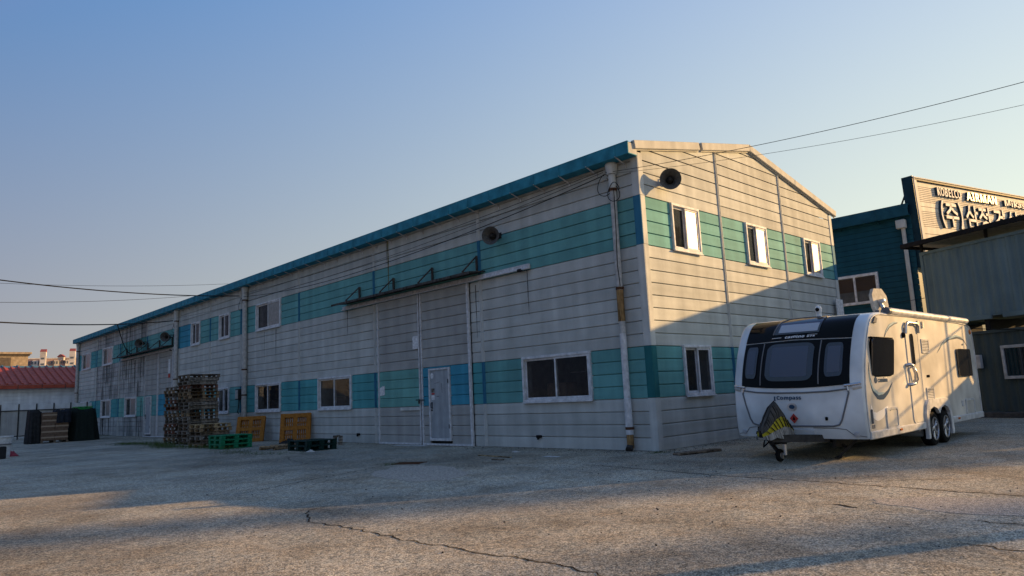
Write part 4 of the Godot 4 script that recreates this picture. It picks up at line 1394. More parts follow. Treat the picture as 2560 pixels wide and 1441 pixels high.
	hangul(o, sx, 5.35, [[[0.03, 0.92], [0.6, 0.92]], [[0.32, 0.92], [0.24, 0.7], [0.0, 0.52]], [[0.3, 0.75], [0.44, 0.62], [0.62, 0.54]], [[0.88, 1.0], [0.88, 0.42]], [[0.66, 0.72], [0.88, 0.72]], [[0.5, 0.34], [0.28, 0.29], [0.18, 0.17], [0.28, 0.05], [0.5, 0.0], [0.72, 0.05], [0.82, 0.17], [0.72, 0.29], [0.5, 0.34]]])
	hangul(o, sx, 6.85, [[[0.05, 0.92], [0.58, 0.92], [0.5, 0.7], [0.36, 0.54], [0.1, 0.42]], [[0.88, 1.0], [0.88, 0.25]], [[0.6, 0.68], [0.88, 0.68]], [[0.2, 0.3], [0.2, 0.03]], [[0.2, 0.03], [0.92, 0.03]]])
	hangul(o, sx, 8.3, [[[0.34, 0.97], [0.25, 0.75], [0.02, 0.55]], [[0.30, 0.8], [0.45, 0.66], [0.58, 0.56]], [[0.88, 1.0], [0.88, 0.48]], [[0.64, 0.74], [0.88, 0.74]], [[0.2, 0.4], [0.85, 0.4]], [[0.85, 0.4], [0.85, 0.22]], [[0.2, 0.22], [0.85, 0.22]], [[0.2, 0.22], [0.2, 0.03]], [[0.2, 0.03], [0.9, 0.03]]])
	hangul(o, sx, 9.8, [[[0.05, 0.9], [0.56, 0.9], [0.48, 0.55], [0.3, 0.3], [0.05, 0.12]], [[0.88, 1.0], [0.88, 0.0]]])
	hangul(o, sx, 11.2, [[[0.03, 0.9], [0.42, 0.9], [0.36, 0.55], [0.22, 0.3], [0.02, 0.15]], [[0.68, 1.0], [0.68, 0.0]], [[0.9, 1.0], [0.9, 0.0]], [[0.45, 0.66], [0.68, 0.66]], [[0.45, 0.44], [0.68, 0.44]]])


func latin(o: Node3D, sx: Transform3D, text: String, a: float, b: float, y0: float, y1: float, m: Material, slant: float):
	var t := words(text, y1 - y0, 0.1, true, slant)
	var bb: AABB = t.get_aabb()
	var sc := Vector3((b - a) / bb.size.x, (y1 - y0) / bb.size.y, 0.09 / maxf(bb.size.z, 0.01))
	part(o, "sign_word", t, M.sign_side, sx * Transform3D(Basis.from_scale(sc), Vector3(a, y0, -0.008) - bb.position * sc))
	sc.z *= 0.12
	part(o, "word_face", t, m, sx * Transform3D(Basis.from_scale(sc), Vector3(a, y0, 0.083) - bb.position * sc))


func strokes(o: Node3D, sx: Transform3D, lines: Array, wide: float):
	for lay in 2:
		var m := MB.new()
		for s in lines:
			for k in s.size() - 1:
				var p: Vector3 = s[k]
				var q: Vector3 = s[k + 1]
				var d := (q - p).normalized()
				var deep: float = (0.09 if lay == 0 else 0.012) + 0.0015 * (k % 3)
				m.box((p + q) * 0.5 + Vector3(0, 0, 0.035 if lay == 0 else 0.088), Vector3(p.distance_to(q) + wide * 0.85, wide, deep), Basis(d, Vector3(-d.y, d.x, 0), Vector3(0, 0, 1)), 0.0)
		part(o, "sign_letter" if lay == 0 else "letter_face", m.mesh(), M.sign_side if lay == 0 else M.sign_letter, sx)


func hangul(o: Node3D, sx: Transform3D, a: float, lines: Array):
	var out := []
	for s in lines:
		var line := []
		for p in s:
			line.append(Vector3(a + p[0] * 1.05, 7.2 + p[1] * 0.96, 0.0))
		out.append(line)
	strokes(o, sx, out, 0.115)


func paren(o: Node3D, sx: Transform3D, a: float, right: bool):
	var line := []
	for k in 9:
		var f := k / 8.0
		var bw := 0.16 * (1.0 - pow(2.0 * f - 1.0, 2.0))
		line.append(Vector3(a + 0.1 + (bw if right else -bw), 7.16 + f * 1.04, 0.0))
	strokes(o, sx, [line], 0.10)


# ---------------------------------------------------------------- far left: fence, houses, towers
func build_far_left():
	# sheet fence between posts, running along z
	var f := thing("sheet_fence", "weathered grey sheet-metal fence with dark posts behind the covered goods", "fence")
	var z := 14.0
	var x := -47.0
	while z > -0.4:
		var dz := 0.98
		var m := MB.new()
		for k in 7:
			m.box(Vector3(x + 0.012 * (k % 2), 1.02, z - (k + 0.5) * dz / 7.0), Vector3(0.02, 1.62, dz / 7.0 - 0.004), Basis.IDENTITY, 0.003)
		part(f, "fence_panel", m.mesh(), M.fence_sheet)
		part(f, "fence_panel", bbox(Vector3(0.02, 0.34, dz - 0.02), 0.0, Vector3(x - 0.01, 2.05, z - dz * 0.5)), M.white_siding)
		part(f, "fence_post", bbox(Vector3(0.07, 2.3, 0.07), 0.006, Vector3(x + 0.05, 1.13, z)), M.fence_post)
		z -= dz
	part(f, "fence_rail", bbox(Vector3(0.05, 0.06, 14.4), 0.0, Vector3(x + 0.04, 1.86, 6.8)), M.fence_post)
	part(f, "fence_rail", bbox(Vector3(0.05, 0.06, 14.4), 0.0, Vector3(x + 0.04, 0.22, 6.8)), M.fence_post)
	# red-roofed shed
	var s := thing("shed", "low white shed with a bright red ribbed sheet roof", "shed")
	var zx := -12.0
	var z1 := 22.0
	var ex := -58.0
	for k in 14:
		part(s, "siding_board", bbox(Vector3(0.05, 0.27, z1 - zx), 0.008, Vector3(ex - 0.5, 0.14 + 0.28 * k, (zx + z1) * 0.5)), M.white_siding)
	part(s, "wall_core", bbox(Vector3(9.0, 3.8, z1 - zx - 0.2), 0.0, Vector3(ex - 5.05, 1.9, (zx + z1) * 0.5)), M.white_siding)
	var e := Vector3(ex, 3.98, 0)
	var rd := Vector3(ex - 5.4, 5.62, 0)
	var d := (rd - e).normalized()
	var up := Vector3(-d.y, d.x, 0) if d.x > 0 else Vector3(d.y, -d.x, 0)
	var bas := Basis(d, up, d.cross(up))
	var pm := MB.new()
	pm.box(Vector3.ZERO, Vector3(e.distance_to(rd), 0.03, 0.50))
	pm.prism(PackedVector2Array([Vector2(-0.09, 0.0), Vector2(0.09, 0.0), Vector2(0.045, 0.10), Vector2(-0.045, 0.10)]), e.distance_to(rd) - 0.002, Transform3D(Basis(Vector3(0, 0, 1), Vector3(0, 1, 0), Vector3(-1, 0, 0)), Vector3(e.distance_to(rd) * 0.5 - 0.001, 0.013, 0.2)))
	var pmm := pm.mesh()
	var zz := -11.5
	while zz < 22.0:
		part(s, "roof_sheet", pmm, M.red_sheet, Transform3D(bas, (e + rd) * 0.5 + Vector3(0, 0, zz)))
		zz += 0.5
	part(s, "eave_board", bbox(Vector3(0.05, 0.30, z1 - zx), 0.01, Vector3(ex + 0.03, 3.80, (zx + z1) * 0.5)), M.red_sheet)
	for k in 14:
		part(s, "gutter_strap", bbox(Vector3(0.02, 0.36, 0.04), 0.0, Vector3(ex + 0.07, 3.78, -2.2 + k * 1.6 - 8)), M.fence_post)
	# blue ribbed roof behind it
	var bl := thing("far_shed", "shed with a pale blue ribbed roof behind the red one", "shed")
	part(bl, "wall", bbox(Vector3(8.0, 5.4, 60.0), 0.0, Vector3(-72.0, 2.7, 8.0)), M.white_siding)
	for k in 40:
		part(bl, "roof_sheet", MB.new().box(Vector3(-70.0, 5.62, -20.0 + 1.2 * k), Vector3(6.6, 0.05, 1.16), Basis(Vector3(0, 0, 1), -0.22)).box(Vector3(-70.0, 5.69, -20.0 + 1.2 * k), Vector3(6.6, 0.10, 0.12), Basis(Vector3(0, 0, 1), -0.22)).mesh(), M.blue_sheet)
	# tan brick building with a brown roof band
	var tb := thing("brick_building", "tan brick building with a flat brown roof edge far left", "building")
	var p := ray_point(0.0, 900.0, 175.0)
	var q := ray_point(68.0, 900.0, 165.0)
	var qd := (q - p).normalized()
	var bs := Basis(Vector3(0, 0, 1), Vector3.UP, Vector3(-1, 0, 0))
	part(tb, "side_wall", bbox(Vector3(12.0, 13.0, 12.0), 0.0, Vector3(-156.0, 6.5, -7.06)), M.brick_tan)
	part(tb, "front_wall", bbox(Vector3(0.3, 12.6, 9.2), 0.0, Vector3(-149.8, 6.3, -5.75)), M.brown_roof)
	part(tb, "cornice", bbox(Vector3(13.0, 0.4, 13.0), 0.05, Vector3(-156.0, 13.4, -7.06)), M.brick_tan)
	part(tb, "cornice", bbox(Vector3(12.5, 0.3, 12.5), 0.05, Vector3(-156.0, 13.05, -7.06)), M.brown_roof)
	apartments()
	# a taller hall stands behind the warehouse; it keeps the sun off the red shed
	var hall := thing("rear_hall", "tall plain grey hall behind the far end of the warehouse", "hall")
	part(hall, "wall", bbox(Vector3(17.0, 9.4, 9.0), 0.0, Vector3(-51.0, 4.7, -17.0)), M.grey1)
	part(hall, "roof", bbox(Vector3(17.6, 0.2, 9.6), 0.0, Vector3(-51.0, 9.5, -17.0)), M.roof)


# a point seen at pixel (u, v) of the 2560-wide photograph, dist metres away from the camera
func ray_point(u: float, v: float, dist: float) -> Vector3:
	var f := 1770.37
	return cam.position + Basis.from_euler(cam.rotation) * Vector3((u - 1280.0) / f, -(v - 720.5) / f, -1.0).normalized() * dist


func apartments():
	# slab blocks on a rise, each with stair towers and a grid of windows
	var dist := 420.0
	var blocks := [[52.0, 100.0, 899.0, "apt_mauve"], [112.0, 152.0, 898.0, "apt_pink"], [146.0, 176.0, 897.0, "apt_mauve"], [182.0, 230.0, 896.0, "apt_pink"]]
	var labels := ["mauve and white apartment block left of the first white tower", "pink apartment block right of the first white tower", "mauve apartment block with a small red gable roof", "pink apartment block nearest the warehouse end"]
	for k in blocks.size():
		var q: Array = blocks[k]
		var a := ray_point(q[0], q[2], dist)
		var b := ray_point(q[1], q[2], dist)
		var side := Vector3(b.x - a.x, 0, b.z - a.z)
		var wid := side.length()
		var o := thing("apartment_block", labels[k], "building", Vector3((a.x + b.x) * 0.5, 0, (a.z + b.z) * 0.5), atan2(-side.z, side.x), "apartment blocks on the skyline")
		var h := a.y
		part(o, "wall", bbox(Vector3(wid, h, 10.0), 0.0, Vector3(0, h * 0.5, -5.0)), M[q[3]])
		part(o, "parapet", bbox(Vector3(wid + 0.4, 0.5, 10.4), 0.0, Vector3(0, h + 0.25, -5.0)), M.apt_white)
		part(o, "stair_bay", bbox(Vector3(wid * 0.32, h - 0.6, 0.6), 0.0, Vector3(wid * 0.22, h * 0.5 - 0.3, 0.3)), M.apt_white)
		for fl in 4:
			for c in 6:
				var x := -wid * 0.5 + wid * (c + 0.5) / 6.0
				var y := h - 1.9 - fl * 2.8
				var on_bay := absf(x - wid * 0.22) < wid * 0.16
				part(o, "window", bbox(Vector3(wid * 0.09, 1.3, 0.1), 0.0, Vector3(x, y, 0.62 if on_bay else 0.06)), M.apt_glass)
	var t := [[108.0, 881.0, "white stair tower with a red cap, left one on the skyline"], [181.0, 879.0, "white stair tower with a red cap, right one on the skyline"]]
	for q in t:
		var a := ray_point(q[0], q[1], dist - 8)
		var o := thing("stair_tower", q[2], "tower", Vector3(a.x, 0, a.z), cam.rotation.y + 0.5, "white towers on the skyline")
		part(o, "wall", bbox(Vector3(2.4, a.y, 4.2), 0.0, Vector3(0, a.y * 0.5, 0)), M.apt_white)
		part(o, "cap", MB.new().prism(PackedVector2Array([Vector2(-2.1, 0), Vector2(2.1, 0), Vector2(2.1, 0.2), Vector2(-2.1, 1.6)]), 2.5, Transform3D(Basis(Vector3(0, 0, 1), Vector3(0, 1, 0), Vector3(-1, 0, 0)), Vector3(1.25, a.y, 0))).mesh(), M.apt_red)
		for fl in 3:
			part(o, "window", bbox(Vector3(1.3, 0.9, 0.1), 0.0, Vector3(0, a.y - 3.2 - fl * 2.8, 2.12)), M.apt_glass)
	var g := ray_point(153.0, 893.0, dist - 4)
	var o2 := thing("roof_house", "small red gabled roof house on top of the skyline block", "roof house", Vector3(g.x, g.y - 1.2, g.z), cam.rotation.y)
	part(o2, "wall", bbox(Vector3(2.2, 1.6, 2.2), 0.0, Vector3(0, 0.4, 0)), M.apt_white)
	part(o2, "roof", MB.new().prism(PackedVector2Array([Vector2(-1.6, 0), Vector2(1.6, 0), Vector2(0, 1.3)]), 2.6, off(0, 1.2, -1.3)).mesh(), M.apt_red)


# ---------------------------------------------------------------- loudspeakers
func build_horns():
	horn(Vector3(0.325, 6.185, -0.82), Vector3(0.62, -0.10, 0.78), Vector3(0.0, 6.28, -0.98), "dark horn loudspeaker on the sunlit gable casting a long shadow")
	horn(Vector3(-4.66, 5.66, 0.42), Vector3(0.45, -0.06, 0.89), Vector3(-4.72, 5.72, 0.0), "dark horn loudspeaker on the shaded wall right of the gate canopy")
	horn(Vector3(-35.0, 5.3, 0.50), Vector3(0.70, -0.05, 0.71), Vector3(-35.1, 5.36, 0.0), "horn loudspeaker above the far canopy, left of the pair")
	horn(Vector3(-30.6, 5.28, 0.50), Vector3(0.70, -0.05, 0.71), Vector3(-30.7, 5.36, 0.0), "horn loudspeaker above the far canopy, close to the downpipe")


func horn(mouth: Vector3, axis: Vector3, wall: Vector3, label: String):
	axis = axis.normalized()
	var o := thing("horn_speaker", label, "loudspeaker", mouth, 0.0, "horn loudspeakers on the warehouse walls")
	var side := axis.cross(Vector3.UP).normalized()
	var xf := Transform3D(Basis(side, axis, side.cross(axis)), Vector3.ZERO)
	var prof := []
	for k in 11:
		var f := k / 10.0
		prof.append(Vector2(0.05 + 0.19 * pow(f, 1.7), -0.34 + 0.34 * f))
	var outer := [Vector2(0.045, -0.34)] + prof + [Vector2(0.252, 0.0), Vector2(0.252, 0.012), Vector2(0.240, 0.012)]
	var inner := []
	for k in 11:
		inner.append(prof[10 - k] - Vector2(0.006, -0.004))
	part(o, "bell", MB.new().lathe(outer + inner, 28, xf).mesh(), M.horn)
	part(o, "reflex_cone", MB.new().lathe([Vector2(0.001, -0.02), Vector2(0.03, -0.03), Vector2(0.055, -0.09), Vector2(0.085, -0.16), Vector2(0.088, -0.2), Vector2(0.02, -0.24)], 20, xf).mesh(), M.horn_dark)
	part(o, "driver", MB.new().lathe([Vector2(0.001, -0.50), Vector2(0.07, -0.50), Vector2(0.085, -0.48), Vector2(0.085, -0.37), Vector2(0.06, -0.34), Vector2(0.001, -0.34)], 20, xf).mesh(), M.horn_dark)
	var w := wall - mouth
	var br := MB.new()
	br.tube([axis * -0.30, axis * -0.30 + Vector3(0, 0.10, 0), w.lerp(axis * -0.30, 0.25) + Vector3(0, 0.04, 0), w], 0.016, 8)
	br.tube([axis * -0.30 + side * 0.07, w + Vector3(0, -0.05, 0)], 0.008, 6)
	part(o, "bracket", br.mesh(), M.iron)
	var n := Vector3(1, 0, 0) if wall.x > -0.01 else Vector3(0, 0, 1)
	var s2 := Vector3(0.02, 0.16, 0.10) if wall.x > -0.01 else Vector3(0.10, 0.16, 0.02)
	part(o, "wall_plate", bbox(s2, 0.004, w + n * 0.012), M.iron)


# ---------------------------------------------------------------- caravan (x across, front towards +z)
const HW := 1.17
const SIDE := [[0.36, 0.66], [0.5, 0.71], [0.7, 0.73], [0.9, 0.735], [1.1, 0.73], [1.25, 0.715], [1.4, 0.69], [1.55, 0.65], [1.7, 0.60], [1.85, 0.54], [2.0, 0.47], [2.12, 0.405], [2.23, 0.335], [2.32, 0.26], [2.39, 0.18], [2.45, 0.06], [2.49, -0.10], [2.51, -0.30], [2.52, -0.8], [2.53, -2.0], [2.53, -3.5], [2.52, -5.0], [2.50, -5.7], [2.46, -5.92], [2.38, -6.05], [2.2, -6.12], [1.8, -6.17], [1.2, -6.20], [0.6, -6.22], [0.36, -6.22]]


func front_z(y: float) -> float:
	for k in 17:
		if y <= SIDE[k + 1][0]:
			var f: float = (y - SIDE[k][0]) / (SIDE[k + 1][0] - SIDE[k][0])
			return lerpf(SIDE[k][1], SIDE[k + 1][1], clampf(f, 0, 1))
	return -0.3


func bow(y: float) -> float:
	return 0.20 * clampf(1.0 - pow(maxf(y - 1.3, 0.0) / 1.35, 2.0), 0.0, 1.0)


# point on the front shell: u -1..1 across, y height, lifted by d along the surface normal
func fp(u: float, y: float, d := 0.0) -> Vector3:
	var p := fp0(u, y)
	if d == 0.0:
		return p
	var a := fp0(u + 0.01, y) - fp0(u - 0.01, y)
	var b := fp0(u, minf(y + 0.01, 2.5)) - fp0(u, y - 0.01)
	return p + a.cross(b).normalized() * d


func fp0(u: float, y: float) -> Vector3:
	return Vector3(u * HW, y, front_z(y) + bow(y) * (1.0 - pow(absf(u), 2.2)))


# a patch of the front shell between u0..u1 and the lines y0(u)..y1(u)
func fpatch(u0: float, u1: float, y0: Callable, y1: Callable, d: float, nu := 16, nv := 10) -> ArrayMesh:
	var rows := []
	for i in nu + 1:
		var u := lerpf(u0, u1, float(i) / nu)
		var col := []
		for j in nv + 1:
			col.append(fp(u, lerpf(y0.call(u), y1.call(u), float(j) / nv), d))
		rows.append(col)
	var b := MB.new()
	b.sheet(rows)
	# rim back to the shell
	for i in nu:
		for e in [0, nv]:
			var p: Vector3 = rows[i][e]; var q: Vector3 = rows[i + 1][e]
			b.qo(p, q, q - Vector3(0, 0, d + 0.01), p - Vector3(0, 0, d + 0.01), Vector3(0, -1 if e == 0 else 1, 0))
	for j in nv:
		for e in [0, nu]:
			var p: Vector3 = rows[e][j]; var q: Vector3 = rows[e][j + 1]
			b.qo(p, q, q - Vector3(0, 0, d + 0.01), p - Vector3(0, 0, d + 0.01), Vector3(-1 if e == 0 else 1, 0, 0))
	return b.mesh()


func fline(pts: Array, r: float, d: float) -> ArrayMesh:
	var path := []
	for k in pts.size() - 1:
		for s in 6:
			var f := s / 6.0
			path.append(fp(lerpf(pts[k][0], pts[k + 1][0], f), lerpf(pts[k][1], pts[k + 1][1], f), d))
	path.append(fp(pts[-1][0], pts[-1][1], d))
	return MB.new().tube(path, r, 6).mesh()


func fframe(u: float, y: float, d: float) -> Transform3D:
	var a := (fp(u + 0.02, y) - fp(u - 0.02, y)).normalized()
	var b := (fp(u, y + 0.02) - fp(u, y - 0.02)).normalized()
	var n := a.cross(b).normalized()
	return Transform3D(Basis(a, n.cross(a), n), fp(u, y, d))


func fitted(t: Mesh, w: float, h: float, deep: float) -> Transform3D:
	var bb := t.get_aabb()
	var sc := Vector3(w / bb.size.x, h / bb.size.y, deep / maxf(bb.size.z, 0.001))
	return Transform3D(Basis.from_scale(sc), -(bb.position + bb.size * Vector3(0.5, 0.5, 0)) * sc)


func on_side(z: float, y: float, d := 0.0) -> Transform3D:
	# local x runs towards the rear, local z points out of the right side
	return Transform3D(Basis(Vector3(0, 0, -1), Vector3.UP, Vector3(1, 0, 0)), Vector3(HW + d, y, z))


func build_caravan():
	var o := thing("touring_caravan", "white twin-axle touring caravan with a black front window band", "caravan", Vector3(3.47, 0.023, 0))
	o.rotation.z = -0.02
	# shell
	var us := [-1.0, -0.992, -0.97, -0.9, -0.75, -0.55, -0.3, 0.0, 0.3, 0.55, 0.75, 0.9, 0.97, 0.992, 1.0]
	var ins := [0.035, 0.012, 0.002, 0, 0, 0, 0, 0, 0, 0, 0, 0, 0.002, 0.012, 0.035]
	var rows := []
	for k in SIDE.size():
		var p := Vector2(SIDE[k][1], SIDE[k][0])
		var a := Vector2(SIDE[maxi(k - 1, 0)][1], SIDE[maxi(k - 1, 0)][0])
		var b := Vector2(SIDE[mini(k + 1, SIDE.size() - 1)][1], SIDE[mini(k + 1, SIDE.size() - 1)][0])
		var tn := (b - a).normalized()
		var nn := Vector2(tn.y, -tn.x)
		var line := []
		for j in us.size():
			var q: Vector2 = p - nn * ins[j]
			var zb := bow(p.y) * (1.0 - pow(absf(us[j]), 2.2)) if k < 18 else 0.0
			line.append(Vector3(us[j] * HW, q.y, q.x + zb))
		rows.append(line)
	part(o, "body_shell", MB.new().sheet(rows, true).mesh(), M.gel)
	var side := PackedVector2Array()
	for k in rows.size():
		side.append(Vector2(rows[k][0].z, rows[k][0].y))
	# the wheel well is cut out of the sides
	side.append_array(PackedVector2Array([Vector2(-3.62, 0.395), Vector2(-3.62, 0.60), Vector2(-3.50, 0.71), Vector2(-2.34, 0.71), Vector2(-2.22, 0.60), Vector2(-2.22, 0.395)]))
	var ids := Geometry2D.triangulate_polygon(side)
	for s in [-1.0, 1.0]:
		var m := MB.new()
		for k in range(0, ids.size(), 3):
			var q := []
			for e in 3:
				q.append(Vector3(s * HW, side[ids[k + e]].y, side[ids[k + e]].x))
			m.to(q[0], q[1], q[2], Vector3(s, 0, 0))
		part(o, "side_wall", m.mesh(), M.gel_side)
	part(o, "floor", bbox(Vector3(1.66, 0.05, 6.8), 0.0, Vector3(0, 0.375, -2.8)), M.gel_trim)
	part(o, "floor", bbox(Vector3(2.2, 0.05, 2.7), 0.0, Vector3(0, 0.376, -0.82)), M.gel_trim)
	part(o, "floor", bbox(Vector3(2.2, 0.05, 2.5), 0.0, Vector3(0, 0.376, -4.95)), M.gel_trim)
	# --- front: black band with windows
	var bl := func(u: float) -> float: return 1.22 + 0.07 * u * u
	part(o, "front_band", fpatch(-0.83, 0.83, bl, func(u): return 2.06 - 0.03 * absf(u), 0.010), M.black_gloss)
	part(o, "front_band", fpatch(-0.83, 0.83, func(u): return 2.075 - 0.03 * absf(u), func(u): return 2.46, 0.012), M.black_gloss)
	var wins := [[-0.76, -0.56], [-0.40, 0.34], [0.50, 0.74]]
	for q in wins:
		var uu: Array = q
		var wide: bool = uu[1] - uu[0] > 0.5
		var y0 := func(u: float) -> float: return (1.34 if wide else 1.38) + 0.05 * u * u + 0.10 * pow(absf((u - (uu[0] + uu[1]) * 0.5) / (uu[1] - uu[0]) * 2.0), 9.0)
		var y1 := func(u: float) -> float: return (2.0 if wide else 1.97) - 0.09 * pow(absf((u - (uu[0] + uu[1]) * 0.5) / (uu[1] - uu[0]) * 2.0), 9.0)
		part(o, "front_window", fpatch(uu[0], uu[1], y0, y1, 0.026, 24, 8), M.tint)
		var e: float = 0.10 * (uu[1] - uu[0]) + 0.012
		var y2 := func(u: float) -> float: return y0.call(u) + 0.07
		var y3 := func(u: float) -> float: return y1.call(u) - 0.06
		part(o, "window_blind", fpatch(uu[0] + e, uu[1] - e, y2, y3, 0.029, 20, 6), M.tint_blind)
	for u in [-0.48, 0.42]:
		part(o, "band_groove", fline([[u, 1.28], [u, 1.65], [u, 2.03]], 0.012, 0.012), M.grey_line)
	# skylight in the black band and its pale blind
	part(o, "skylight", fpatch(-0.36, 0.36, func(u): return 2.17, func(u): return 2.475, 0.026, 14, 10), M.tint)
	part(o, "skylight_blind", fpatch(-0.28, 0.33, func(u): return 2.20, func(u): return 2.345, 0.03, 14, 4), M.lens_clear)
	part(o, "skylight_rim", fline([[-0.36, 2.17], [-0.35, 2.28], [-0.32, 2.40], [-0.24, 2.462], [0.0, 2.472], [0.25, 2.462], [0.36, 2.42]], 0.012, 0.028), M.grey_line)
	# lettering on the band and on the locker lid
	var t := words("camino", 0.1, 0.01, true, 0.25)
	part(o, "lettering", t, M.vinyl_white, fframe(0.0, 2.12, 0.018) * fitted(t, 0.36, 0.062, 0.004))
	t = words("674", 0.1, 0.01, true, 0.25)
	part(o, "lettering", t, M.vinyl_white, fframe(0.25, 2.115, 0.018) * fitted(t, 0.14, 0.04, 0.004))
	part(o, "lettering_stroke", fline([[-0.37, 2.115], [-0.22, 2.12]], 0.006, 0.016), M.vinyl_white)
	part(o, "lettering_stroke", fline([[0.19, 2.145], [0.34, 2.145]], 0.004, 0.016), M.vinyl_white)
	t = words("Compass", 0.1, 0.01, true)
	part(o, "lettering", t, M.vinyl_blue, fframe(-0.02, 1.045, 0.004) * fitted(t, 0.44, 0.088, 0.004))
	var lg := MB.new()
	lg.prism(rrect(0.022, 0.075, 0.01), 0.004, fframe(-0.245, 1.045, 0.004))
	lg.prism(rrect(0.035, 0.012, 0.004), 0.005, fframe(-0.245, 1.01, 0.004))
	part(o, "logo", lg.mesh(), M.vinyl_blue)
	# oval badge, hazard diamond, lock
	var ov := PackedVector2Array()
	var ovi := PackedVector2Array()
	for s in 24:
		ov.append(Vector2(cos(TAU * s / 24) * 0.085, sin(TAU * s / 24) * 0.065))
		ovi.append(Vector2(cos(TAU * s / 24) * 0.05, sin(TAU * s / 24) * 0.038))
	part(o, "badge", MB.new().prism(ov, 0.008, fframe(0.02, 0.90, 0.002)).mesh(), M.alloy)
	part(o, "badge", MB.new().prism(ovi, 0.004, fframe(0.02, 0.90, 0.011)).mesh(), M.vinyl_blue)
	part(o, "hazard_label", MB.new().prism(PackedVector2Array([Vector2(0, -0.085), Vector2(0.075, 0), Vector2(0, 0.085), Vector2(-0.075, 0)]), 0.003, fframe(0.035, 0.70, 0.003)).mesh(), M.red_print)
	part(o, "hazard_label", MB.new().prism(PackedVector2Array([Vector2(0, -0.035), Vector2(0.022, -0.015), Vector2(0.0, 0.045), Vector2(-0.022, -0.015)]), 0.002, fframe(0.035, 0.70, 0.007)).mesh(), M.black_gloss)
	part(o, "lid_lock", MB.new().prism(rrect(0.045, 0.06, 0.015), 0.012, fframe(0.50, 0.70, 0.0)).mesh(), M.black_gloss)
	# gas locker lid outline
	part(o, "lid_seal", fline([[-0.80, 1.19], [-0.55, 1.155], [-0.2, 1.14], [0.2, 1.14], [0.55, 1.155], [0.80, 1.19], [0.815, 1.13], [0.76, 0.9], [0.70, 0.68], [0.66, 0.60], [0.58, 0.575], [0.0, 0.57], [-0.58, 0.575], [-0.66, 0.60], [-0.70, 0.68], [-0.76, 0.9], [-0.815, 1.13], [-0.80, 1.19]], 0.015, 0.004), M.grey_line)
	# corner marker lamps with chrome bars
	for s in [-1.0, 1.0]:
		part(o, "lamp_recess", fline([[s * 0.86, 1.21], [s * 0.97, 1.24]], 0.05, -0.018), M.gel_trim)
		part(o, "corner_bar", fline([[s * 0.76, 1.245], [s * 0.86, 1.255], [s * 0.97, 1.275]], 0.026, 0.012), M.chrome)
		part(o, "corner_bar", fline([[s * 0.80, 1.235], [s * 0.81, 1.16]], 0.02, 0.008), M.chrome)
		part(o, "bumper_seam", fline([[s * 0.30, 0.545], [s * 0.62, 0.54], [s * 0.74, 0.52], [s * 0.82, 0.43], [s * 0.97, 0.40]], 0.006, 0.002), M.grey_line)
		part(o, "front_lamp", MB.new().lathe([Vector2(0.001, 0.02), Vector2(0.034, 0.014), Vector2(0.045, 0.012), Vector2(0.05, 0.0)], 16, fframe(s * 0.86, 0.44, 0.0) * Transform3D(Basis(Vector3(1, 0, 0), PI * 0.5), Vector3.ZERO)).mesh(), M.lens_clear)
	part(o, "step_plate", MB.new().prism(PackedVector2Array([Vector2(-0.25, 0.0), Vector2(0.16, -0.02), Vector2(0.13, 0.15), Vector2(-0.35, 0.18)]), 0.03, fframe(0.20, 0.37, 0.01)).mesh(), M.gel)
	# --- roof things
	var cm := MB.new()
	cm.lathe([Vector2(0.001, 0.16), Vector2(0.04, 0.15), Vector2(0.065, 0.10), Vector2(0.06, 0.05), Vector2(0.045, 0.0), Vector2(0.05, -0.05)], 16, off(0.22, 2.55, -0.05))
	part(o, "roof_camera", cm.mesh(), M.gel)
	part(o, "roof_camera_lens", MB.new().lathe([Vector2(0.001, 0.03), Vector2(0.03, 0.025), Vector2(0.04, 0)], 12, Transform3D(Basis(Vector3(1, 0, 0), PI * 0.5), Vector3(0.22, 2.63, 0.0))).mesh(), M.black_gloss)
	var dish := Transform3D(Basis(Vector3.UP, 1.25) * Basis(Vector3(1, 0, 0), -0.12), Vector3(0.84, 2.80, -1.25))
	part(o, "satellite_dish", MB.new().prism(PackedVector2Array([Vector2(-0.17, -0.22), Vector2(0.12, -0.22), Vector2(0.2, -0.12), Vector2(0.2, 0.08), Vector2(0.1, 0.22), Vector2(-0.12, 0.22), Vector2(-0.2, 0.1), Vector2(-0.2, -0.14)]), 0.07, dish).mesh(), M.beige_dish)
	part(o, "dish_arm", MB.new().tube([dish * Vector3(-0.04, -0.08, 0.09), dish * Vector3(-0.04, -0.2, 0.13), Vector3(0.95, 2.52, -1.2)], 0.035, 8).lathe([Vector2(0.001, 0.06), Vector2(0.07, 0.05), Vector2(0.08, 0.0)], 14, off(0.95, 2.52, -1.2)).mesh(), M.alloy)
	part(o, "dish_sensor", MB.new().lathe([Vector2(0.001, 0.12), Vector2(0.035, 0.11), Vector2(0.045, 0.0), Vector2(0.001, -0.02)], 14, dish * Transform3D(Basis(Vector3(1, 0, 0), PI * 0.5), Vector3(-0.05, -0.04, 0.075))).mesh(), M.alloy)
	# awning case along the right roof edge
	var aw := []
	for s in 16:
		aw.append(Vector2(cos(TAU * s / 16) * 0.075, sin(TAU * s / 16) * 0.068))
	part(o, "awning_case", MB.new().prism(PackedVector2Array(aw), 4.92, Transform3D(Basis(Vector3(1, 0, 0), Vector3(0, 1, 0), Vector3(0, 0, 1)), Vector3(1.16, 2.545, -5.72))).mesh(), M.gel_trim)
	part(o, "awning_end", MB.new().prism(PackedVector2Array(aw), 0.12, Transform3D(Basis.from_scale(Vector3(1.06, 1.06, 1)), Vector3(1.16, 2.545, -0.80))).mesh(), M.grey_line)
	part(o, "awning_arm", bbox(Vector3(0.07, 0.07, 0.3), 0.01, Vector3(1.10, 2.52, -0.58)), M.grey_line)
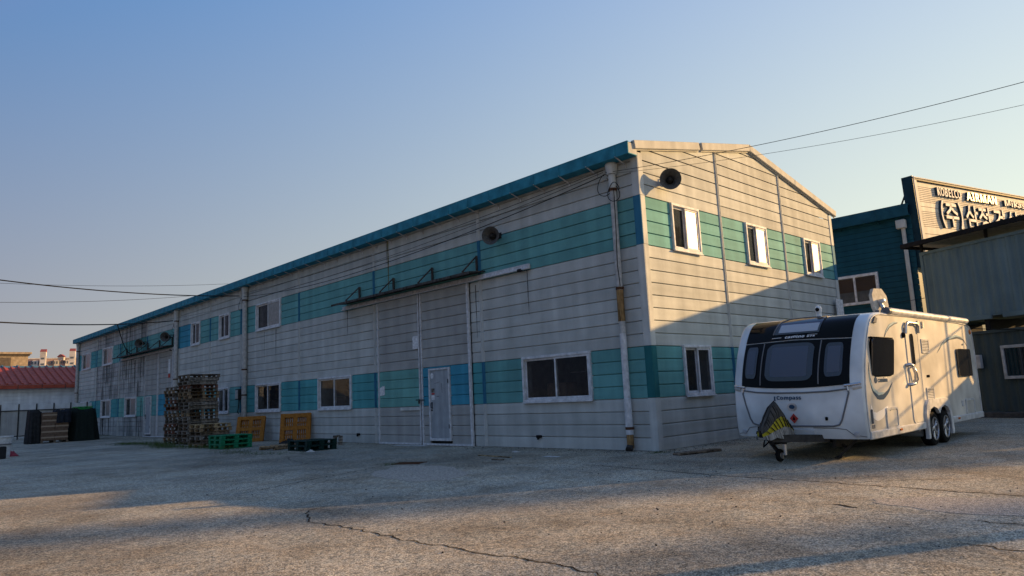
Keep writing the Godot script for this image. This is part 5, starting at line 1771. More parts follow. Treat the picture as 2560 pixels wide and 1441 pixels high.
	# --- right side
	part(o, "edge_trim", side_strip(side.slice(0, rows.size()), 0.028), M.gel_trim)
	part(o, "skirt", bbox(Vector3(0.05, 0.13, 3.02), 0.015, Vector3(HW + 0.005, 0.415, -0.86)), M.gel_trim)
	part(o, "skirt", bbox(Vector3(0.05, 0.13, 2.6), 0.015, Vector3(HW + 0.005, 0.415, -4.92)), M.gel_trim)
	part(o, "skirt", bbox(Vector3(0.05, 0.13, 6.8), 0.015, Vector3(-HW - 0.005, 0.415, -2.8)), M.gel_trim)
	for z in [-0.72, -4.25]:
		part(o, "side_reflector", bbox(Vector3(0.02, 0.035, 0.11), 0.004, Vector3(HW + 0.035, 0.43, z)), M.lens_orange)
	# door
	var door := on_side(-1.87, 1.40, 0.0)
	part(o, "door_seal", ring2(rrect(0.70, 1.86, 0.13, 6), rrect(0.665, 1.825, 0.115, 6), 0.016, door).mesh(), M.gel_trim)
	part(o, "door", MB.new().prism(rrect(0.655, 1.815, 0.11, 6), 0.012, door).mesh(), M.gel_side)
	part(o, "door_window", MB.new().prism(rrect(0.16, 0.60, 0.07, 5), 0.016, on_side(-1.82, 1.86, 0.012)).mesh(), M.tint)
	part(o, "rain_hood", MB.new().tube([on_side(-1.50, 2.15, 0.03).origin, on_side(-1.52, 2.30, 0.04).origin, on_side(-1.60, 2.36, 0.045).origin, on_side(-2.10, 2.36, 0.045).origin, on_side(-2.20, 2.31, 0.04).origin, on_side(-2.22, 2.18, 0.03).origin], 0.03, 8).mesh(), M.alloy)
	part(o, "door_handle", MB.new().tube([on_side(-1.62, 1.52, 0.0).origin, on_side(-1.62, 1.52, 0.07).origin, on_side(-1.70, 1.42, 0.08).origin, on_side(-1.74, 1.30, 0.08).origin, on_side(-1.72, 1.22, 0.05).origin, on_side(-1.72, 1.22, 0.0).origin], 0.022, 8).mesh(), M.alloy)
	part(o, "grab_handle", MB.new().tube([on_side(-1.42, 1.56, 0.0).origin, on_side(-1.44, 1.57, 0.06).origin, on_side(-1.52, 1.55, 0.08).origin], 0.035, 8).tube([on_side(-1.42, 1.20, 0.0).origin, on_side(-1.44, 1.20, 0.06).origin, on_side(-1.56, 1.22, 0.08).origin], 0.03, 8).tube([on_side(-1.50, 1.55, 0.08).origin, on_side(-1.56, 1.40, 0.10).origin, on_side(-1.56, 1.22, 0.08).origin], 0.018, 8).mesh(), M.alloy)
	part(o, "door_latch", bbox(Vector3(0.03, 0.09, 0.05), 0.01, Vector3(HW + 0.02, 1.24, -1.74)), M.black_gloss)
	part(o, "porch_lamp", MB.new().lathe([Vector2(0.001, 0.05), Vector2(0.04, 0.045), Vector2(0.055, 0.02), Vector2(0.055, 0)], 14, on_side(-1.40, 2.12, 0.0) * Transform3D(Basis(Vector3(1, 0, 0), PI * 0.5), Vector3.ZERO)).mesh(), M.black_gloss)
	for z in [-2.30, -2.58]:
		part(o, "awning_hook", MB.new().prism(PackedVector2Array([Vector2(-0.035, -0.07), Vector2(0.035, -0.07), Vector2(0.02, 0.06), Vector2(-0.02, 0.06)]), 0.03, on_side(z, 2.36, 0.0)).mesh(), M.alloy)
	# front side window: opening, and the tinted pane swung out on its top hinge
	part(o, "window_opening", MB.new().prism(rrect(1.02, 0.66, 0.16, 6), 0.006, on_side(-0.20, 1.70, 0.001)).mesh(), M.black_gloss)
	var pane := on_side(-0.20, 2.03, 0.055) * Transform3D(Basis(Vector3(1, 0, 0), 0.10) , Vector3.ZERO)
	pane = Transform3D(pane.basis, pane.origin)
	part(o, "window_pane", MB.new().prism(rrect(1.02, 0.64, 0.05, 4), 0.022, pane * off(0, -0.32, 0)).mesh(), M.tint)
	part(o, "window_hinge", bbox(Vector3(0.06, 0.025, 1.0), 0.006, Vector3(HW + 0.03, 2.045, -0.20)), M.black_gloss)
	part(o, "window_stay", MB.new().tube([on_side(0.2, 1.5, 0.0).origin, pane * Vector3(-0.4, -0.5, 0)], 0.008, 6).tube([on_side(-0.6, 1.5, 0.0).origin, pane * Vector3(0.4, -0.5, 0)], 0.008, 6).mesh(), M.black_gloss)
	# rear side window
	part(o, "window_pane", MB.new().prism(rrect(0.98, 0.60, 0.06, 4), 0.03, on_side(-5.14, 1.60, 0.015)).mesh(), M.tint)
	# fridge grilles, hatches, sockets
	for q in [[-2.62, 1.93], [-2.64, 0.98]]:
		var gx := on_side(q[0], q[1], 0.0)
		part(o, "grille", ring2(rrect(0.44, 0.28, 0.02), rrect(0.40, 0.24, 0.015), 0.018, gx).mesh(), M.gel_trim)
		for k in 8:
			part(o, "grille_slat", bbox(Vector3(0.40, 0.017, 0.012), 0.002, Vector3(0, -0.108 + 0.031 * k, 0.008)), M.gel_trim, gx)
		part(o, "grille_back", bbox(Vector3(0.40, 0.24, 0.002), 0.0, Vector3(0, 0, 0.0015)), M.grey_line, gx)
	part(o, "hatch", ring2(rrect(0.56, 0.36, 0.03), rrect(0.49, 0.29, 0.025), 0.022, on_side(-0.43, 0.65, 0.0)).mesh(), M.gel_trim)
	part(o, "hatch_lid", MB.new().prism(rrect(0.48, 0.28, 0.02), 0.010, on_side(-0.43, 0.65, 0.0)).box(on_side(-0.43, 0.78, 0.014).origin, Vector3(0.012, 0.012, 0.16)).mesh(), M.gel_side)
	part(o, "hatch", ring2(rrect(0.68, 0.37, 0.03), rrect(0.60, 0.29, 0.025), 0.022, on_side(-5.28, 0.62, 0.0)).mesh(), M.gel_trim)
	part(o, "hatch_lid", MB.new().prism(rrect(0.59, 0.28, 0.02), 0.010, on_side(-5.28, 0.62, 0.0)).mesh(), M.gel_side)
	part(o, "socket_cover", bbox(Vector3(0.03, 0.13, 0.10), 0.012, Vector3(HW + 0.012, 0.72, -4.72)), M.gel_trim)
	part(o, "marker_bar", bbox(Vector3(0.03, 0.24, 0.04), 0.012, Vector3(HW + 0.012, 0.72, 0.50)), M.grey_line)
	part(o, "data_plate", bbox(Vector3(0.006, 0.06, 0.12), 0.0, Vector3(HW + 0.003, 0.55, 0.46)), M.grey_line)
	part(o, "top_marker", MB.new().prism(PackedVector2Array([Vector2(-0.1, -0.05), Vector2(0.04, -0.06), Vector2(0.10, 0.02), Vector2(0.02, 0.06)]), 0.03, on_side(-0.02, 2.36, 0.0)).mesh(), M.grey_line)
	part(o, "rear_marker", MB.new().lathe([Vector2(0.001, 0.03), Vector2(0.045, 0.025), Vector2(0.06, 0)], 14, on_side(-5.92, 2.30, 0.0) * Transform3D(Basis(Vector3(1, 0, 0), PI * 0.5), Vector3.ZERO)).mesh(), M.lens_orange)
	part(o, "key_lock", MB.new().prism(rrect(0.16, 0.05, 0.022), 0.012, on_side(-2.62, 1.34, 0.0)).mesh(), M.black_gloss)
	# vinyl swooshes
	swoosh(o, [[0.42, 1.62], [0.43, 1.38], [0.34, 1.16], [0.14, 1.03], [-0.12, 1.02], [-0.38, 1.11], [-0.62, 1.26]], 0.085, M.vinyl_blue, 0.002)
	swoosh(o, [[0.45, 1.50], [0.43, 1.32], [0.32, 1.17], [0.10, 1.08], [-0.2, 1.09]], 0.05, M.vinyl_pale, 0.004)
	swoosh(o, [[-0.40, 2.02], [-0.55, 2.16], [-0.75, 2.27], [-1.0, 2.33], [-1.22, 2.345]], 0.055, M.vinyl_blue, 0.002)
	swoosh(o, [[-0.50, 2.13], [-0.72, 2.27], [-1.0, 2.345], [-1.18, 2.355]], 0.03, M.vinyl_pale, 0.004)
	swoosh(o, [[-3.35, 1.80], [-3.75, 1.99], [-4.3, 2.12], [-4.9, 2.16], [-5.35, 2.11], [-5.62, 1.96]], 0.06, M.vinyl_blue, 0.002)
	swoosh(o, [[-3.55, 1.91], [-4.1, 2.10], [-4.8, 2.19], [-5.3, 2.16]], 0.035, M.vinyl_pale, 0.004)
	swoosh(o, [[0.50, 0.92], [0.42, 0.74], [0.25, 0.70], [0.0, 0.74], [-0.3, 0.86]], 0.14, M.vinyl_white, 0.002)
	t = words("camino", 0.1, 0.01, true)
	part(o, "lettering", t, M.vinyl_blue, on_side(-0.16, 1.315, 0.001) * fitted(t, 0.46, 0.082, 0.004))
	var lp := PackedVector2Array()
	for s in 16:
		lp.append(Vector2(cos(TAU * s / 16) * 0.065, sin(TAU * s / 16) * 0.055))
	part(o, "logo", MB.new().prism(lp, 0.004, on_side(0.17, 1.315, 0.001)).mesh(), M.vinyl_blue)
	t = words("674", 0.1, 0.01, true, 0.2)
	part(o, "lettering", t, M.vinyl_blue, on_side(-5.25, 2.0, 0.001) * fitted(t, 0.14, 0.045, 0.004))
	# wheels under one long arch
	var arch := PackedVector2Array([Vector2(-0.80, -0.42), Vector2(-0.80, 0.05), Vector2(-0.72, 0.22), Vector2(-0.60, 0.31), Vector2(0.55, 0.31), Vector2(0.68, 0.25), Vector2(0.78, 0.05), Vector2(0.84, -0.35), Vector2(0.80, -0.42), Vector2(0.70, -0.42), Vector2(0.69, -0.2), Vector2(0.66, 0.02), Vector2(0.54, 0.13), Vector2(0.34, 0.17), Vector2(0.14, 0.13), Vector2(0.0, 0.02), Vector2(-0.14, 0.13), Vector2(-0.34, 0.17), Vector2(-0.54, 0.13), Vector2(-0.66, 0.02), Vector2(-0.69, -0.2), Vector2(-0.70, -0.42)])
	for s in [1.0, -1.0]:
		var ax := on_side(-2.92, 0.58, 0.0) if s > 0 else Transform3D(Basis(Vector3(0, 0, 1), Vector3.UP, Vector3(-1, 0, 0)), Vector3(-HW, 0.58, -2.92))
		part(o, "wheel_arch", MB.new().prism(arch, 0.06, ax).mesh(), M.gel_trim)
		part(o, "wheel_well", MB.new().box(Vector3(s * 0.99, 0.735, -2.92), Vector3(0.34, 0.03, 1.5)).box(Vector3(s * 0.83, 0.55, -2.92), Vector3(0.03, 0.40, 1.5)).mesh(), M.gel_trim)
		for dz in [-0.36, 0.36]:
			wheel(o, Vector3(s * (HW - 0.06), 0.325, -2.93 + dz), s)
	part(o, "chassis_rail", bbox(Vector3(0.06, 0.16, 6.6), 0.01, Vector3(0.55, 0.28, -2.7)), M.iron)
	part(o, "chassis_rail", bbox(Vector3(0.06, 0.16, 6.6), 0.01, Vector3(-0.55, 0.28, -2.7)), M.iron)
	for z in [-2.57, -3.29]:
		part(o, "axle", MB.new().tube([Vector3(-1.0, 0.3, z), Vector3(1.0, 0.3, z)], 0.05, 10).mesh(), M.iron)
	part(o, "mover_motor", MB.new().tube([Vector3(0.75, 0.27, -2.1), Vector3(1.12, 0.27, -2.1)], 0.07, 12).box(Vector3(0.95, 0.33, -2.1), Vector3(0.3, 0.1, 0.12), Basis.IDENTITY, 0.01).mesh(), M.alloy)
	part(o, "waste_tank", bbox(Vector3(0.8, 0.16, 1.0), 0.03, Vector3(0.1, 0.27, -0.9)), M.rubber)
	# corner steadies
	for q in [[0.72, 0.28, 0.0], [-0.72, 0.28, 0.0], [0.72, -5.25, 1.0], [-0.72, -5.25, 1.0]]:
		var st := MB.new()
		var s: float = signf(q[0])
		st.bar(Vector3(q[0] + s * 0.14, 0.36, q[1] + 0.02), Vector3(q[0] - s * 0.18, 0.035, q[1] + 0.12), 0.07, 0.04)
		st.bar(Vector3(q[0] - s * 0.30, 0.36, q[1] + 0.02), Vector3(q[0] - s * 0.05, 0.17, q[1] + 0.08), 0.03, 0.03)
		st.box(Vector3(q[0] - s * 0.18, 0.018, q[1] + 0.12), Vector3(0.13, 0.03, 0.13), Basis.IDENTITY, 0.006)
		part(o, "corner_steady", st.mesh(), M.iron)
	# drawbar, hitch under its cover, jockey wheel
	var db := MB.new()
	db.bar(Vector3(-0.5, 0.36, 0.7), Vector3(0.0, 0.42, 1.75), 0.08, 0.12).bar(Vector3(0.5, 0.36, 0.7), Vector3(0.0, 0.42, 1.75), 0.08, 0.12)
	part(o, "drawbar", db.mesh(), M.iron)
	jockey(o)
	hitch_cover(o)


func side_strip(side: PackedVector2Array, w: float) -> ArrayMesh:
	var b := MB.new()
	for k in side.size() - 1:
		var p := side[k]
		var q := side[k + 1]
		var p0 := Vector3(HW + 0.006, p.y, p.x)
		var q0 := Vector3(HW + 0.006, q.y, q.x)
		var mid := Vector3(HW + 0.006, 1.4, -2.8)
		b.tube([p0.lerp(mid, 0.006), q0.lerp(mid, 0.006)], w * 0.5, 6, false)
	return b.mesh()


func swoosh(o: Node3D, pts: Array, w: float, m: Material, d: float):
	var c := Curve2D.new()
	for k in pts.size():
		var p := Vector2(-pts[k][0], pts[k][1])
		var a := Vector2(-pts[maxi(k - 1, 0)][0], pts[maxi(k - 1, 0)][1])
		var b := Vector2(-pts[mini(k + 1, pts.size() - 1)][0], pts[mini(k + 1, pts.size() - 1)][1])
		c.add_point(p, (a - b) / 6.0, (b - a) / 6.0)
	var l := PackedVector2Array()
	var r := PackedVector2Array()
	var len := c.get_baked_length()
	for k in 25:
		var f := k / 24.0
		var p := c.sample_baked(len * f)
		var q := c.sample_baked(minf(len * f + 0.01, len)) - c.sample_baked(maxf(len * f - 0.01, 0))
		var n := Vector2(-q.y, q.x).normalized() * (0.003 + w * 0.5 * pow(sin(PI * f), 0.8))
		l.append(p + n)
		r.insert(0, p - n)
	var poly := l + r
	part(o, "vinyl_stripe", MB.new().prism(poly, 0.0025, Transform3D(Basis(Vector3(0, 0, -1), Vector3.UP, Vector3(1, 0, 0)), Vector3(HW + d - 0.001, 0, 0))).mesh(), m)


func wheel(o: Node3D, at: Vector3, s: float):
	var w := Node3D.new()
	w.name = "wheel"
	o.add_child(w, true)
	w.position = at
	var xf := Transform3D(Basis(Vector3(0, 0, 1), Vector3(s, 0, 0), Vector3(0, s, 0)), Vector3.ZERO)
	part(w, "tyre", MB.new().lathe([Vector2(0.215, -0.10), Vector2(0.29, -0.10), Vector2(0.318, -0.08), Vector2(0.325, -0.04), Vector2(0.325, 0.04), Vector2(0.318, 0.08), Vector2(0.29, 0.10), Vector2(0.225, 0.105), Vector2(0.215, 0.09), Vector2(0.215, -0.10)], 40, xf).mesh(), M.rubber)
	part(w, "rim", MB.new().lathe([Vector2(0.222, 0.10), Vector2(0.205, 0.095), Vector2(0.195, 0.04), Vector2(0.19, -0.06), Vector2(0.001, -0.07)], 40, xf).mesh(), M.grey_line)
	var sp := MB.new()
	for k in 5:
		for e in [-0.17, 0.17]:
			var a: float = TAU * k / 5 + e
			var a2: float = TAU * k / 5 + e * 0.45
			sp.bar(xf * Vector3(cos(a2) * 0.05, 0.075, sin(a2) * 0.05), xf * Vector3(cos(a) * 0.205, 0.085, sin(a) * 0.205), 0.03, 0.03, 0.006)
	sp.lathe([Vector2(0.001, 0.10), Vector2(0.045, 0.098), Vector2(0.06, 0.085), Vector2(0.06, 0.05)], 20, xf)
	sp.lathe([Vector2(0.222, 0.098), Vector2(0.222, 0.108), Vector2(0.204, 0.108), Vector2(0.200, 0.09)], 40, xf)
	part(w, "spokes", sp.mesh(), M.alloy)


func jockey(o: Node3D):
	var j := Node3D.new()
	j.name = "jockey_wheel"
	o.add_child(j, true)
	j.position = Vector3(-0.05, 0, 1.38)
	part(j, "tube", MB.new().tube([Vector3(0.10, 0.12, 0), Vector3(0.10, 0.62, 0)], 0.03, 12).mesh(), M.alloy)
	part(j, "sleeve", MB.new().tube([Vector3(0.10, 0.30, 0), Vector3(0.10, 0.70, 0)], 0.036, 12).box(Vector3(0.06, 0.43, 0), Vector3(0.12, 0.06, 0.07), Basis.IDENTITY, 0.008).mesh(), M.iron)
	part(j, "fork", MB.new().box(Vector3(0.07, 0.14, 0.0), Vector3(0.10, 0.02, 0.05)).box(Vector3(0.055, 0.11, 0.0), Vector3(0.012, 0.10, 0.04)).mesh(), M.alloy)
	var xf := Transform3D(Basis(Vector3(0, 0, 1), Vector3(1, 0, 0), Vector3(0, 1, 0)), Vector3(0, 0.11, 0))
	part(j, "tyre", MB.new().lathe([Vector2(0.05, -0.035), Vector2(0.095, -0.035), Vector2(0.108, -0.015), Vector2(0.108, 0.015), Vector2(0.095, 0.035), Vector2(0.05, 0.035)], 24, xf).mesh(), M.rubber)
	part(j, "hub", MB.new().lathe([Vector2(0.001, -0.038), Vector2(0.052, -0.03), Vector2(0.052, 0.03), Vector2(0.001, 0.045)], 16, xf).mesh(), M.alloy)
	part(j, "cable_loop", MB.new().tube([Vector3(-0.02, 0.42, 0.1), Vector3(-0.22, 0.25, 0.12), Vector3(-0.30, 0.28, -0.05), Vector3(-0.38, 0.40, -0.3)], 0.014, 6).mesh(), M.cable)


# fabric cover over the coupling: a peaked hood, dark top, yellow hazard bars, pale hem
func hitch_cover(o: Node3D):
	var c := Node3D.new()
	c.name = "hitch_cover"
	o.add_child(c, true)
	c.position = Vector3(-0.05, 0, 1.55)
	var zs := [-0.48, -0.30, -0.12, 0.06, 0.22, 0.36, 0.44]
	var top := [0.66, 0.88, 1.03, 0.95, 0.80, 0.66, 0.56]
	var wid := [0.17, 0.185, 0.19, 0.18, 0.165, 0.13, 0.05]
	var nz := FastNoiseLite.new()
	nz.seed = 3
	nz.frequency = 5.0
	var secs := {}
	for band in 3:
		var rows := []
		for i in zs.size():
			var line := []
			for s in range(-8, 9):
				var f := s / 8.0
				# f across: -1 hem left .. 0 ridge .. 1 hem right
				var a := absf(f)
				var hem: float = 0.42 + 0.02 * sin(i * 2.0)
				var y: float = lerpf(top[i], hem, pow(a, 1.25))
				var x: float = signf(f) * wid[i] * pow(a, 0.7)
				x += 0.02 * nz.get_noise_2d(zs[i], f)
				y += 0.02 * nz.get_noise_2d(zs[i] + 9, f * 2)
				line.append(Vector3(x, y, zs[i] + 0.03 * nz.get_noise_2d(f * 3, zs[i] + 4)))
			rows.append(line)
		secs[band] = rows
	var full: Array = secs[0]
	var cut3 := [[4, 12, "cover_grey"], [2, 4, "cover_yellow"], [12, 14, "cover_yellow"], [0, 2, "cover_pale"], [14, 16, "cover_pale"]]
	for q in cut3:
		var rows := []
		for line in full:
			rows.append(line.slice(q[0], q[1] + 1))
		part(c, "cover_cloth", MB.new().sheet(rows, true).mesh(), M[q[2]])
	# slanted dark bars on the yellow strip
	for k in 9:
		for sd in [[2, 4], [14, 12]]:
			var z := -0.44 + k * 0.095
			var a := hood_at(full, z, float(sd[0]))
			var b := hood_at(full, z + 0.05, float(sd[1]))
			var n := Vector3(1 if sd[0] > 8 else -1, 0.3, 0.1) * 0.004
			part(c, "hazard_bar", MB.new().bar(a + n, b + n, 0.045, 0.006).mesh(), M.cover_grey)


func hood_at(rows: Array, z: float, s: float) -> Vector3:
	for i in rows.size() - 1:
		if z <= rows[i + 1][8].z or i == rows.size() - 2:
			var f := clampf((z - rows[i][8].z) / (rows[i + 1][8].z - rows[i][8].z), 0.0, 1.0)
			return (rows[i][int(s)] as Vector3).lerp(rows[i + 1][int(s)], f)
	return Vector3.ZERO


# ---------------------------------------------------------------- pallets
func wood_pallet(style: int, tone: String, at: Vector3, turn: float, label: String, group: String, lx := 1.1, lz := 1.25) -> Node3D:
	var o := thing("wooden_pallet", label, "pallet", at, turn, group)
	var m: Material = M[tone]
	var key := "%d_%.2f_%.2f" % [style, lx, lz]
	if not T.has(key):
		T[key] = [bbox(Vector3(0.10, 0.02, lz), 0.003), bbox(Vector3(lx, 0.02, 0.10), 0.003), bbox(Vector3(0.09, 0.075, 0.10), 0.003), bbox(Vector3(0.05, 0.10, lz), 0.004)]
	var q: Array = T[key]
	var x0 := -lx * 0.5 + 0.05
	if style == 0:
		# block pallet: deck boards along z on cross boards, nine blocks, three bottom boards
		for k in 7:
			part(o, "deck_board", q[0], m, Transform3D(Basis(Vector3.UP, rng.randf_range(-0.012, 0.012)), Vector3(x0 + (lx - 0.1) * k / 6.0, 0.128, rng.randf_range(-0.012, 0.012))))
		for z in [-lz * 0.5 + 0.05, 0.0, lz * 0.5 - 0.05]:
			part(o, "cross_board", q[1], m, off(0, 0.107, z))
			for x in [x0, 0.0, -x0]:
				part(o, "block", q[2], m, off(x, 0.0585, z))
		for x in [x0, 0.0, -x0]:
			part(o, "bottom_board", q[0], m, off(x, 0.0105, 0))
	else:
		# stringer pallet: three beams along z, boards across
		for x in [x0 - 0.02, 0.0, -x0 + 0.02]:
			part(o, "stringer", q[3], m, off(x, 0.071, 0))
		for k in 8:
			part(o, "deck_board", q[1], m, off(rng.randf_range(-0.012, 0.012), 0.1315, (-0.5 + (k + 0.0) / 7.0) * (lz - 0.1)))
		for k in 3:
			part(o, "bottom_board", q[1], m, off(0, 0.0105, (k - 1) * (lz * 0.5 - 0.08)))
	return o


func plastic_pallet(m: Material, xf: Transform3D, label: String, group: String, h := 0.15, lx := 1.1, lz := 1.1) -> Node3D:
	var o := thing("plastic_pallet", label, "pallet", Vector3.ZERO, 0.0, group)
	o.transform = xf
	var top := MB.new()
	top.box(Vector3(0, h - 0.012, lz * 0.5 - 0.07), Vector3(lx, 0.024, 0.14), Basis.IDENTITY, 0.005)
	top.box(Vector3(0, h - 0.012, -lz * 0.5 + 0.07), Vector3(lx, 0.024, 0.14), Basis.IDENTITY, 0.005)
	top.box(Vector3(lx * 0.5 - 0.07, h - 0.012, 0), Vector3(0.14, 0.024, lz - 0.284), Basis.IDENTITY, 0.005)
	top.box(Vector3(-lx * 0.5 + 0.07, h - 0.012, 0), Vector3(0.14, 0.024, lz - 0.284), Basis.IDENTITY, 0.005)
	for k in 12:
		var x := -lx * 0.5 + 0.17 + k * (lx - 0.34) / 11.0
		top.box(Vector3(x, h - 0.014, 0), Vector3(0.048, 0.02, lz - 0.286))
	for z in [-0.14, 0.14]:
		top.box(Vector3(0, h - 0.037, z * lz * 1.4), Vector3(lx - 0.1, 0.024, 0.05))
	part(o, "deck", top.mesh(), m)
	for i in 3:
		for j in 3:
			part(o, "foot_block", MB.new().box(Vector3((i - 1) * (lx * 0.5 - 0.08), h * 0.5, (j - 1) * (lz * 0.5 - 0.08)), Vector3(0.155, h - 0.052, 0.155), Basis.IDENTITY, 0.012).mesh(), m)
	for i in 3:
		part(o, "runner", MB.new().box(Vector3((i - 1) * (lx * 0.5 - 0.08), 0.0125, 0), Vector3(0.155, 0.024, lz), Basis.IDENTITY, 0.005).mesh(), m)
	for j in [-1, 0, 1]:
		for i in [-1, 1]:
			part(o, "runner", MB.new().box(Vector3(i * (lx * 0.25 - 0.04), 0.0125, j * (lz * 0.5 - 0.08)), Vector3(lx * 0.5 - 0.08 - 0.156, 0.024, 0.15), Basis.IDENTITY, 0.005).mesh(), m)
	return o


func nth(k: int) -> String:
	return ["bottom", "second", "third", "fourth", "fifth", "sixth", "seventh", "eighth", "ninth", "tenth", "eleventh", "twelfth", "thirteenth", "fourteenth", "fifteenth", "sixteenth", "seventeenth", "eighteenth", "nineteenth", "twentieth", "twenty-first"][k]


func pallet_stack(n: int, near: Vector3, lx: float, lz: float, where: String, tones: Array, styles: Array, wob: float):
	# near = corner closest to the camera (largest x and z)
	var y := 0.0
	for k in n:
		var tone: String = tones[k % tones.size()]
		var word: String = {"wood_new": "pale new", "wood_mid": "brown", "wood_old": "dark weathered", "wood_grey": "grey weathered", "wood_red": "reddish brown"}[tone]
		var level := "top pallet" if k == n - 1 else nth(k) + " from the ground" if k > 0 else "bottom pallet"
		var dx := rng.randf_range(-wob, wob)
		var dz := rng.randf_range(-wob, wob)
		var l := lz + rng.randf_range(-0.08, 0.06)
		l = roundf(l * 20.0) / 20.0
		wood_pallet(styles[k % styles.size()], tone, Vector3(near.x - lx * 0.5 + dx, y, near.z - l * 0.5 + dz), rng.randf_range(-0.03, 0.03), "%s wooden pallet, %s of the %s" % [word, level, where], "wooden pallets in the %s" % where, lx, l)
		y += 0.1415 if styles[k % styles.size()] == 1 else 0.1385


func build_pallets():
	pallet_stack(20, Vector3(-20.46, 0, 2.76), 1.15, 1.22, "tall front stack", ["wood_old", "wood_grey", "wood_old", "wood_grey", "wood_old", "wood_old", "wood_grey", "wood_grey", "wood_mid", "wood_old", "wood_grey", "wood_grey", "wood_old", "wood_mid", "wood_mid", "wood_old", "wood_red", "wood_grey", "wood_grey", "wood_old"], [0, 0, 1, 0, 0, 0, 1, 0, 0, 0, 1, 1, 1, 0, 0, 0, 0, 1, 1, 0], 0.045)
	pallet_stack(17, Vector3(-22.15, 0, 2.75), 1.1, 1.15, "rear stack", ["wood_old", "wood_mid", "wood_grey", "wood_red", "wood_old", "wood_red", "wood_grey"], [0, 0, 1, 0], 0.05)
	pallet_stack(6, Vector3(-17.4, 0, 3.36), 1.1, 1.15, "low stack", ["wood_mid", "wood_old", "wood_grey", "wood_old", "wood_mid", "wood_new"], [0, 1, 0, 1, 0, 0], 0.03)
	for k in 3:
		plastic_pallet(M.plastic_green, Transform3D(Basis(Vector3.UP, 0.02 * (k - 1)), Vector3(-15.84, 0.0 + 0.151 * k, 2.91)), "bright green plastic pallet, %s of the stack of three" % ["bottom", "middle", "top"][k], "green plastic pallets")
	for k in 2:
		plastic_pallet(M.plastic_dark, Transform3D(Basis(Vector3.UP, 0.03 * k), Vector3(-10.9, 0.151 * k, 2.42)), "dark green plastic pallet, %s of the pair before the wall" % ["lower", "upper"][k], "dark green plastic pallets", 0.15, 1.2, 1.0)
	# two orange plastic pallets leaning on the wall, underside out
	var w := Vector3(0.62, 0, -0.785)
	var n := Vector3(0.785, 0, 0.62)
	lean(Vector3(-15.45, 0.0, 0.72), w, n, 0.25, "orange plastic pallet leaning on the wall behind the dark green pallets")
	lean(Vector3(-18.9, 0.0, 0.95), w, n, 0.42, "orange plastic pallet leaning steeply behind the bright green pallets")
	# loose timber
	var tb := thing("timber_offcut", "short pale timber frame lying before the wall", "timber", Vector3(-12.75, 0, 2.6), 0.25)
	for z in [-0.4, 0.0, 0.4]:
		part(tb, "batten", bbox(Vector3(0.75, 0.05, 0.10), 0.004, Vector3(0, 0.105, z)), M.wood_mid)
	for x in [-0.33, 0.33]:
		part(tb, "bearer", bbox(Vector3(0.09, 0.078, 0.95), 0.004, Vector3(x, 0.04, 0)), M.wood_mid)
	tb = thing("broken_crate", "small broken wooden crate propped at the wall foot", "timber", Vector3(-12.3, 0, 0.75), -0.3)
	part(tb, "batten", MB.new().bar(Vector3(-0.5, 0.05, 0.1), Vector3(0.4, 0.30, 0.1), 0.05, 0.04).mesh(), M.wood_old)
	part(tb, "batten", MB.new().bar(Vector3(-0.4, 0.26, 0.04), Vector3(0.45, 0.30, 0.04), 0.05, 0.05).mesh(), M.wood_old)
	part(tb, "block", bbox(Vector3(0.12, 0.30, 0.12), 0.006, Vector3(0.42, 0.15, 0.0)), M.wood_grey)
	part(tb, "block", bbox(Vector3(0.12, 0.24, 0.12), 0.006, Vector3(-0.42, 0.12, 0.0)), M.wood_grey)
	var pk := part(self, "wooden_plank", bbox(Vector3(0.22, 0.05, 1.15), 0.008, Vector3(0, 0.026, 0)), M.wood_old, Transform3D(Basis(Vector3.UP, -0.25), Vector3(1.05, 0, 0.15)))
	tag(pk, "dark old plank lying by the gable left of the caravan", "plank")
	var bg := part(self, "crumpled_sheet", crumple(0.55, 0.28, 0.22, 5), M.tarp, off(-15.1, 0.0, 1.05))
	tag(bg, "crumpled dark plastic sheet on the ground beside the orange pallet", "plastic sheet")


func lean(base: Vector3, w: Vector3, n: Vector3, tilt: float, label: String):
	var up := (Vector3.UP * cos(tilt) - n * sin(tilt)).normalized()
	var z := w.cross(up).normalized()
	# pallet x = w, pallet z = up, pallet y = away from the viewer so that the underside shows
	var back := up.cross(w).normalized()
	var xf := Transform3D(Basis(w, back, w.cross(back)), base + up * 0.55)
	xf.basis = Basis(w, -z if z.dot(n) > 0 else z, (w.cross(-z if z.dot(n) > 0 else z)))
	plastic_pallet(M.plastic_orange, xf, label, "orange plastic pallets")


func crumple(w: float, h: float, d: float, sd: int) -> ArrayMesh:
	var nz := FastNoiseLite.new()
	nz.seed = sd
	nz.frequency = 3.0
	var rows := []
	for i in 13:
		var line := []
		for j in 13:
			var a := (i / 12.0 - 0.5) * 2.0
			var b := (j / 12.0 - 0.5) * 2.0
			var r := clampf(1.0 - maxf(absf(a), absf(b)), 0.0, 1.0)
			line.append(Vector3(a * w, maxf(0.004, h * pow(r, 0.6) * (0.6 + 0.6 * nz.get_noise_2d(a * 2, b * 2))), b * d + 0.08 * nz.get_noise_2d(b * 3, a * 3)))
		rows.append(line)
	return MB.new().sheet(rows, true).mesh()


